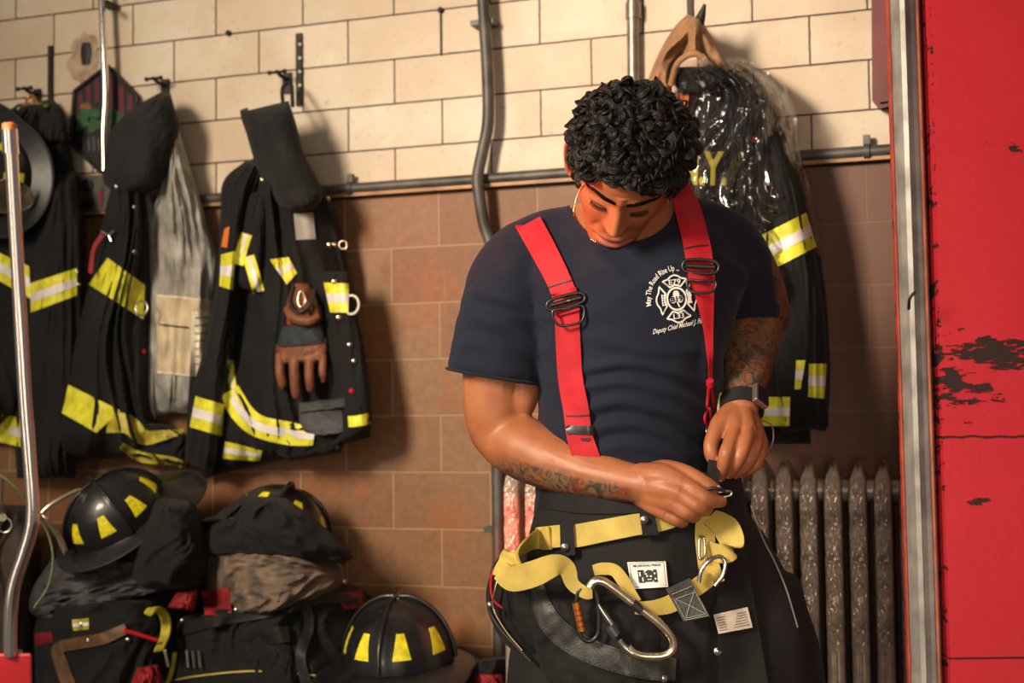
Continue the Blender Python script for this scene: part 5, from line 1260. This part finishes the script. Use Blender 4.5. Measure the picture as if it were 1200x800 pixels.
for k in range(6):
    a, b_ = (839+k*.9, 724+k*2.9), (838+k*.9+36, 724+k*2.9-7.8); V2 += [a, b_, (b_[0], b_[1]+.8), (a[0], a[1]+.8)]; F2.append(tuple(range(4*k, 4*k+4)))
obj('tag_print', lay(V2, F2, bT2, .0152), M['tan_leather'], tg_, False)
# boots
for x in (700, 915):
    g_ = fuse([loft([(G(x, 1262, dz), a, b_) for dz, a, b_ in ((-.09, .03, .03), (-.07, .048, .04), (0, .05, .05), (.09, .055, .036), (.17, .055, .03), (.205, .035, .02))], 20, 30, ax=hz, az=Vector((0, 0, 1))), T([(x, 1262, -.02, 36), (x, 1180, -.02, 42)], 20)], .006, 4)
    zmin = g_[0][:, 2].min(); g_[0][:, 2] -= zmin*np.clip((.25-g_[0][:, 2])/.25, 0, 1) if zmin > 0 else 0
    obj('boot', (g_[0], g_[2]), M['rubber'], man)

# ---- suspenders
bS2 = bvh(shirtg, trg)
sg1 = drape(gband([(619, 261), (628, 277), (641, 301), (653, 325), (663, 352), (665, 385), (668, 440), (675, 480), (679, 510), (688, 540), (694, 566)], [31, 31, 30, 29, 29, 29, 29, 30, 30, 32, 32], 110, 8), bS2, .0050, .003, 12, stiff=2)
sus = obj('suspender_strap', sg1, M['red_strap'], man)
sg2 = drape(gband([(789, 205), (798, 222), (806, 245), (814, 275), (819, 300), (822, 325), (826, 347), (830, 385), (832, 420), (832.5, 446)], [20, 24, 30, 31, 32, 31, 22, 12, 7, 4], 110, 8), bS2, .0050, .003, 12, stiff=2)
sus2 = obj('suspender_strap', sg2, M['red_strap'], man)
bS3 = bvh(shirtg, trg, sg1, sg2)
def onS0(px, py):
    return CAM+ray(px, py)*((hit(bS2, px, py) or D0)-.003)
for P_, w_ in (([onS0(622, 268), onS0(619, 264)-CZ*.012, G(620, 264, -.05), G(640, 300, -.105), G(680, 400, -.125), G(720, 560, -.135)], .040), ([onS0(796, 222), onS0(793, 216)-CZ*.015, G(786, 216, -.05), G(775, 280, -.105), G(760, 400, -.125), G(745, 560, -.135)], .036)):
    obj('suspender_strap', ribbon(P_, w_, .003, 70, CX), M['red_strap'], man)
def onS(px, py, l=.004):
    h = hit(bS2, px, py); return CAM+ray(px, py)*((h or D0)-l)
def onS3(px, py, l=.004):
    h = hit(bS3, px, py); return CAM+ray(px, py)*((h or D0)-l*.6)
def strap_fold(px, py, w, h, ang, par, l=.006):
    c, s = math.cos(ang), math.sin(ang)
    g = gquad(*[(px+x*c-y*s, py+x*s+y*c) for x, y in ((-w/2, -h/2), (w/2, -h/2), (w/2, h/2), (-w/2, h/2))], nu=8, nv=6); return obj('strap_fold', drape(g, bS3, l, .004, 3), M['red_strap'], par)
def buckle(cx, cy, w, h, ang, par, cent=True):
    c, s = math.cos(ang), math.sin(ang); d0_ = (hit(bS3, cx, cy) or D0)
    R = lambda x, y, l: CAM+ray(cx+x*c-y*s, cy+x*s+y*c)*(d0_-l)
    g = [tube([R(-w/2, -h/2, .007), R(w/2, -h/2, .007), R(w/2+1, h/2, .008), R(-w/2-1, h/2, .008)], .0026, 8, closed=True, n=40), tube([R(-w/2, 0, .009), R(w/2, 0, .009)], .0038, 10)]
    return obj('buckle', join(*g), M['black_plastic'], par)
def dring(cx, cy, w, h, ang, par):
    c, s = math.cos(ang), math.sin(ang); d0_ = (hit(bS3, cx, cy) or D0)
    R = lambda x, y, l: CAM+ray(cx+x*c-y*s, cy+x*s+y*c)*(d0_-l)
    P = [R(-w/2, -h/2, .008), R(0, -h/2, .010), R(w/2, -h/2, .008), R(w/2+1, 0, .009), R(w*.36, h*.42, .010), R(0, h/2, .011), R(-w*.36, h*.42, .010), R(-w/2-1, 0, .009)]
    return obj('d_ring', tube(P, .0021, 8, closed=True, n=70), simple('gunmetal', (.05, .05, .052), .3, .7), par)
a1 = math.radians(-15)
buckle(663, 353, 36, 11, a1, sus); strap_fold(661, 343, 30, 7, a1, sus, .006); strap_fold(665, 364, 29, 6, a1, sus, .006); dring(667, 371, 34, 20, math.radians(-10), sus)
obj('buckle_slot', tube([onS3(654, 356, .013), onS3(663, 353, .0145), onS3(672, 351, .013)], [.001, .0035, .001], 8, n=16), M['steel'], sus)
obj('strap_seam', drape(gband([(640, 337), (655, 332), (669, 328)], 1.6, 14, 3), bS3, .002, .0025, 0), M['rubber'], sus)
obj('strap_seam', drape(gband([(663, 487), (678, 487), (692, 486)], 1.4, 14, 3), bS3, .002, .0025, 0), M['rubber'], sus)
obj('buckle', drape(gquad((662, 498), (695, 499), (697, 509), (664, 508), 10, 5), bS3, .004, .007, 1), M['black_plastic'], sus)
obj('buckle_slot', drape(gquad((680, 513), (692, 513), (690, 517), (681, 516), 6, 3), bS3, .002, .003), M['rubber'], sus)
a2 = math.radians(3)
buckle(821, 312, 33, 13, a2, sus2); strap_fold(819, 301, 31, 8, math.radians(-4), sus2, .006); strap_fold(822, 325, 32, 10, a2, sus2, .006); dring(822, 336, 31, 14, a2, sus2)
obj('strap_seam', drape(gband([(802, 291), (816, 288), (830, 287)], 1.5, 14, 3), bS3, .002, .0025, 0), M['rubber'], sus2)
obj('strap_end', join(tube([onS3(832, 446, .008), onS3(832, 452, .010)], .006, 10), tube([onS3(831, 452, .010), onS3(829, 470, .010), onS3(826, 490, .010), onS3(829, 497, .012), onS3(833, 492, .012), onS3(831, 478, .012)], .0026, 8, n=30), tube([onS3(833, 453, .010), onS3(837, 475, .010), onS3(839, 492, .010)], .0024, 8, n=16)), M['red_strap'], sus2)
obj('metal_clip', tube([onS3(829, 498, .014), onS3(828, 506, .014), onS3(832, 508, .014), onS3(834, 500, .014)], .002, 8, closed=True, n=20), M['steel'], sus2)
# ---- necklace
chain = [G(x, y, z) for x, y, z in ((684, 216, .04), (679, 224, .062), (674, 238, .078), (672, 252, .090), (674, 264, .100), (680, 274, .107), (700, 284, .115))]
cp = [Vector(p_) for p_ in cat([tuple(c_) for c_ in chain], 56)]
bB_ = bvh(full)
def onB(P, l=.002):
    out = []
    for p_ in P:
        x, y = proj(p_); h = hit(bB_, x, y); out.append(CAM+ray(x, y)*((h or D0)-l))
    return out
cp = onB(cp, .0025); gch = []
for i, c_ in enumerate(cp[:-1]):
    gch.append(ball(c_, (.0016, .0016, .0021), 5))
obj('necklace', join(*gch), M['gold_thread'], man)
# ---- watch
wc = G(869.5, 475, .072); ax_ = (G(868, 484, .085)-G(871, 462, .06)).normalized()
ax_ = (ax_+CX*.10).normalized(); u_ = (CX-ax_*CX.dot(ax_)).normalized(); v_ = ax_.cross(u_)
def wring(w, r1, r2, h):
    V = []; Fc = []; n = 48
    for k in range(n):
        a = 2*PI*k/n
        for rr, hh in ((0, -h), (w, -h), (w, h), (0, h)): V.append(wc+u_*((r1+rr)*math.cos(a))+v_*((r2+rr)*math.sin(a))+ax_*hh)
    for k in range(n):
        l = (k+1) % n
        for j in range(4): m_ = (j+1) % 4; Fc.append((k*4+j, k*4+m_, l*4+m_, l*4+j))
    return V, Fc
wt = obj('watch', wring(.003, .0315, .0300, .0125), M['watch'], man)
fd = (CZ*.75+CX*.66+CU*.25); fd = (fd-ax_*fd.dot(ax_)).normalized(); sd = ax_.cross(fd)
Rw = Matrix((ax_, sd, fd)).transposed(); pc = wc+fd*.0360
case = obj('watch_case', box(pc, (.034, .030, .010), Rw), simple('silver_watch_case', (.6, .55, .5), .25, .9), wt, False); bevel(case, .003, 3)
fc_ = obj('watch_face', box(pc+fd*.0055, (.030, .026, .003), Rw), M['glass_black'], wt, False); bevel(fc_, .001)
obj('crown', disc(pc+sd*-.016, sd, .003, .004), M['steel'], wt)

# ---- yellow webbing harness
hn = obj('webbing_belt', drape(gband([(636, 630), (655, 628), (672, 628), (710, 621), (748, 614), (775, 611), (800, 603), (818, 594)], [26, 26, 27, 26, 25, 22, 20, 18], 80, 8), bT2, .012, .005, 4), M['webbing'], man)
for a, sp_ in (([(656, 614), (672, 612), (674, 650), (657, 652)], (662, 641)), ([(749, 598), (766, 596), (772, 626), (753, 628)], (755, 609))):
    o_ = obj('belt_loop', drape(gquad(*a, 8, 12), bT2, .019, .006, 3), M['trouser'], hn)
    c_ = onT(*sp_, .026); R_z = CZ.to_track_quat('Z', 'Y').to_matrix(); obj('snap', join(ball(c_, (.0062, .0062, .002), 8, R_z), ball(c_+CZ*.0015, (.0034, .0034, .002), 8, R_z)), M['steel'], hn)
def zT(px, py, l): # depth offset (towards the camera) of the clothing at this place, plus l
    h = hit(bT2, px, py); return (D0-h if h else .06)+l
def Q(px, py, l=.02): return G(px, py, zT(px, py, l))
up_ = CU
obj('webbing_loop', ribbon([Q(645, 630, .016), Q(628, 632, .02), G(610, 642, .15), G(595, 660, .16), G(588, 676, .17)], [.036, .036, .036, .034, .032], .003, 60, [CU, CU+CX*.3, CU+CX*.7, CU*.7+CX, CU*.6+CX]), M['webbing'], hn)
obj('webbing_loop', ribbon([G(586, 668, .165), G(600, 678, .185), G(625, 672, .20), G(650, 662, .205), G(664, 666, .20), G(671, 684, .20), G(686, 694, .205), G(694, 694, .205)], [.030, .036, .038, .032, .026, .02, .018, .016], .003, 90, [CU*.7+CX*.5, CU+CX*.2, CU+CX*-.1, CU+CX*.1, CU*.9+CX*.6, CU*.7+CX*.7, CU, CU]), M['webbing'], hn)
obj('webbing_loop', ribbon([Q(696, 668, .03), Q(706, 666, .03), Q(720, 668, .025), Q(730, 680, .022), Q(738, 694, .02), Q(746, 706, .02)], [.016, .018, .018, .019, .018, .016], .003, 60, [CU, CU, CU*.8+CX*.5, CU*.3+CX, CU*.3+CX, CU*.5+CX]), M['webbing'], hn)
obj('webbing_loop', ribbon([Q(744, 712, .014), Q(765, 712, .016), Q(784, 708, .018), Q(800, 699, .022), Q(816, 688, .022), Q(832, 676, .025)], [.018, .022, .026, .026, .026, .026], .003, 60, CU), M['webbing'], hn)
obj('webbing_loop', ribbon([Q(832, 606, .02), Q(843, 612, .035), Q(853, 622, .05), Q(858, 638, .05), Q(850, 648, .04), Q(836, 646, .025), Q(828, 640, .02)], [.030, .036, .040, .036, .03, .026, .024], .003, 80, [CU*.3+CX, CX+CU*.4, CX*.6+CU*.7, CU*.8+CX*.6, CU, CU, CU]), M['webbing'], hn)
obj('webbing_loop', ribbon([Q(828, 604, .012), Q(826, 625, .014), Q(828, 648, .016), Q(832, 668, .018), Q(838, 684, .018)], [.030, .030, .030, .032, .03], .003, 60, CX), M['webbing'], hn)
obj('friction_buckle', tube([Q(820, 632, .03), Q(825, 631, .03), Q(826, 650, .03), Q(820, 654, .03)], .002, 8, closed=True, n=40), M['steel'], hn)
tgl = obj('leather_tag', drape(gquad((780, 690), (808, 677), (832, 722), (801, 728), 14, 16), bT2, .030, .006, 4), M['grey_leather'], hn)
def tgm(u, v): return (780+28*u+v*(21-0)*(1)+u*v*3, 690-13*u+v*38+u*v*7)
for P_ in ([(.15, .35), (.9, .35), (.5, .62), (.15, .35)], [(.15, .92), (.9, .92), (.5, .62), (.15, .92)], [(.1, .2), (.92, .2)], [(.1, .97), (.95, .97)], [(.1, .3), (.1, .97)], [(.95, .3), (.95, .97)]):
    pts = [tgm(*p_) for p_ in P_]; gg = []
    for a, b_ in zip(pts[:-1], pts[1:]): gg.append(tube([G(a[0], a[1], zT(a[0], a[1], .0315)), G(b_[0], b_[1], zT(b_[0], b_[1], .0315))], .0005, 5))
    obj('stitching', join(*gg), M['thread'], tgl)
obj('d_ring', tube([Q(819, 682, .035), Q(822, 668, .04), Q(832, 656, .045), Q(844, 652, .045), Q(850, 660, .045), Q(847, 674, .042), Q(838, 686, .035)], .0032, 10, n=60), M['steel'], hn)
# strap hanging under the tag
obj('tag_strap', drape(gquad((834, 712), (846, 708), (856, 752), (846, 757), 6, 12), bT2, .008, .005, 2), M['trouser'], hn)

# ---- carabiners clipped to the harness: things of their own
t = thing('steel_carabiner', 'large gold-tinted steel carabiner hanging across the trouser front', 'carabiner', Q(740, 725, .06))
zc_ = max(zT(x, y, 0) for x, y in ((700, 685), (740, 712), (785, 745), (760, 768), (720, 735)))+.02
C_ = lambda x, y, l=0: G(x, y, zc_+l)
obj('carabiner_body', tube([C_(691, 688), C_(697, 681), C_(708, 682), C_(724, 693), C_(742, 707), C_(760, 720), C_(778, 735), C_(788, 749), C_(788, 761), C_(778, 768), C_(760, 769), C_(745, 766), C_(736, 758)], .0066, 14, n=110), M['brass'], t)
obj('gate', tube([C_(701, 708), C_(710, 722), C_(722, 738)], [.0022, .0045, .0052], 12, n=20), M['steel'], t)
obj('locking_sleeve', tube([C_(714, 733, .001), C_(722, 744, .001)], [.0085, .0088], 14), simple('grey_knurled_sleeve', (.10, .10, .12), .4, .7), t)
obj('gate_hinge', tube([C_(725, 749), C_(731, 757), C_(741, 765)], [.006, .0058, .0068], 12, n=12), M['steel'], t)
obj('tape_band', tube([C_(741, 706.5), C_(752, 715)], .0072, 14), M['rubber'], t)
t = thing('black_carabiner', 'small black carabiner with an orange gate hanging from the yellow webbing', 'carabiner', Q(688, 722, .05))
zb_ = zc_-.005
B_ = lambda x, y, l=0: G(x, y, zb_+l)
obj('carabiner_body', tube([B_(676, 700), B_(681, 690), B_(694, 688), B_(700, 700), B_(702, 725), B_(700, 744), B_(690, 751), B_(680, 744), B_(676, 725)], .0036, 12, closed=True, n=90), M['black_plastic'], t)
obj('gate', tube([B_(675, 706, .002), B_(682, 739, .002)], [.0062, .0058], 14), M['copper'], t)
obj('gate_ring', join(*[tube([B_(675+k*1.4, 706+k*6.5, .002), B_(675.3+k*1.4, 708+k*6.5, .002)], .0068, 14) for k in range(1, 5)]), simple('dark_orange', (.25, .06, .02), .4, .5), t)
# ---- clip and strap in his fingers
t = thing('snap_hook', 'small black and silver clip pinched between the man\'s fingers', 'clip', G(838, 574, .19))
obj('clip_body', tube([G(826, 573, .205), G(836, 572, .207), G(846, 574, .205), G(853, 577, .2)], [.003, .0052, .005, .003], 12, n=24, flat=.6), M['black_plastic'], t)
obj('hook', tube([G(842, 577, .206), G(850, 575, .206), G(857, 576, .205), G(856, 580, .205), G(848, 582, .205)], .0015, 8, n=30), M['steel'], t)
tag(obj('black_strap', ribbon([G(838, 540, .16), G(836, 552, .17), (G(838, 562, .185)), G(838, 572, .195)], [.020, .018, .013, .010], .003, 30, CX), M['trouser']), 'short black strap held between the man\'s two hands', 'strap')
tag(obj('looped_string', tube([G(893, 492, .06), G(905, 500, .05), G(905, 520, .05), G(894, 535, .06), G(882, 543, .07)], .0012, 8, n=40), M['conduit_light']), 'thin pale string looping down beside the man\'s watch', 'string')
# ================================================================ LIGHT, CAMERA
def area(name, loc, tgt, size, power, col, sy=None, spread=None):
    l = bpy.data.lights.new(name, 'AREA'); l.size = size; l.energy = power; l.color = col
    if sy: l.shape = 'RECTANGLE'; l.size_y = sy
    if spread: l.spread = spread
    o = bpy.data.objects.new(name, l); o.location = loc; o.rotation_euler = (Vector(tgt)-Vector(loc)).to_track_quat('-Z', 'Y').to_euler(); COL.objects.link(o); return o
def spot(name, loc, tgt, power, col, deg, blend=.6, rad=.05):
    l = bpy.data.lights.new(name, 'SPOT'); l.energy = power; l.color = col; l.spot_size = math.radians(deg); l.spot_blend = blend; l.shadow_soft_size = rad
    o = bpy.data.objects.new(name, l); o.location = loc; o.rotation_euler = (Vector(tgt)-Vector(loc)).to_track_quat('-Z', 'Y').to_euler(); COL.objects.link(o); return o
area('bay_daylight', (-1.95, -.6, 2.45), (-.50, 3.0, 1.45), .6, 38, (1, .82, .62), sy=.9, spread=1.35)
area('rail_streak_strip', (-2.05, -.5, 1.6), (-.7, 2.6, 1.5), .16, 9, (1, .84, .66), sy=2.0)  # added strip light that puts a bright streak on the chrome rail
area('bay_fill', (-.1, -1.2, 1.9), (-.5, 2.6, 1.1), 1.6, 10, (1, .85, .7))
spot('beacon_head', (-1.9, 1.65, 1.38), (-.60, 2.12, 1.46), 100, (1, .05, .03), 15, .8, .04)
spot('beacon_radiator', (-1.30, 1.3, .95), W(604, 655, .23), 270, (1, .075, .05), 11, .5, .02)
spot('beacon_wall', (-1.9, .9, 1.6), W(735, 70, 0), 60, (1, .12, .05), 17, 1, .06)
spot('beacon_tiles', (-1.9, .9, 1.5), W(490, 300, 0), 34, (1, .16, .03), 15, 1, .06)
area('radiator_fill', (.25, -.3, 1.0), (-.45, 2.75, .75), .5, 2.6, (1, .82, .64), spread=1.0)  # added low fill to brighten the radiator, stands for no known source
w = bpy.data.worlds.new('world'); bpy.context.scene.world = w; w.use_nodes = True
w.node_tree.nodes['Background'].inputs[0].default_value = (1, .84, .72, 1); w.node_tree.nodes['Background'].inputs[1].default_value = .15
cam = bpy.data.cameras.new('camera'); cam.sensor_width = 36; cam.lens = F*36/1200; co_ = bpy.data.objects.new('camera', cam)
co_.matrix_world = Matrix.Translation(CAM) @ RC.to_4x4(); COL.objects.link(co_); bpy.context.scene.camera = co_
cam.dof.use_dof = True; cam.dof.focus_distance = 2.22; cam.dof.aperture_fstop = 4.0; cam.clip_start = .05
vs = bpy.context.scene.view_settings; vs.view_transform = 'Standard'; vs.look = 'None'; vs.gamma = 1; vs.exposure = .06; vs.use_curve_mapping = False
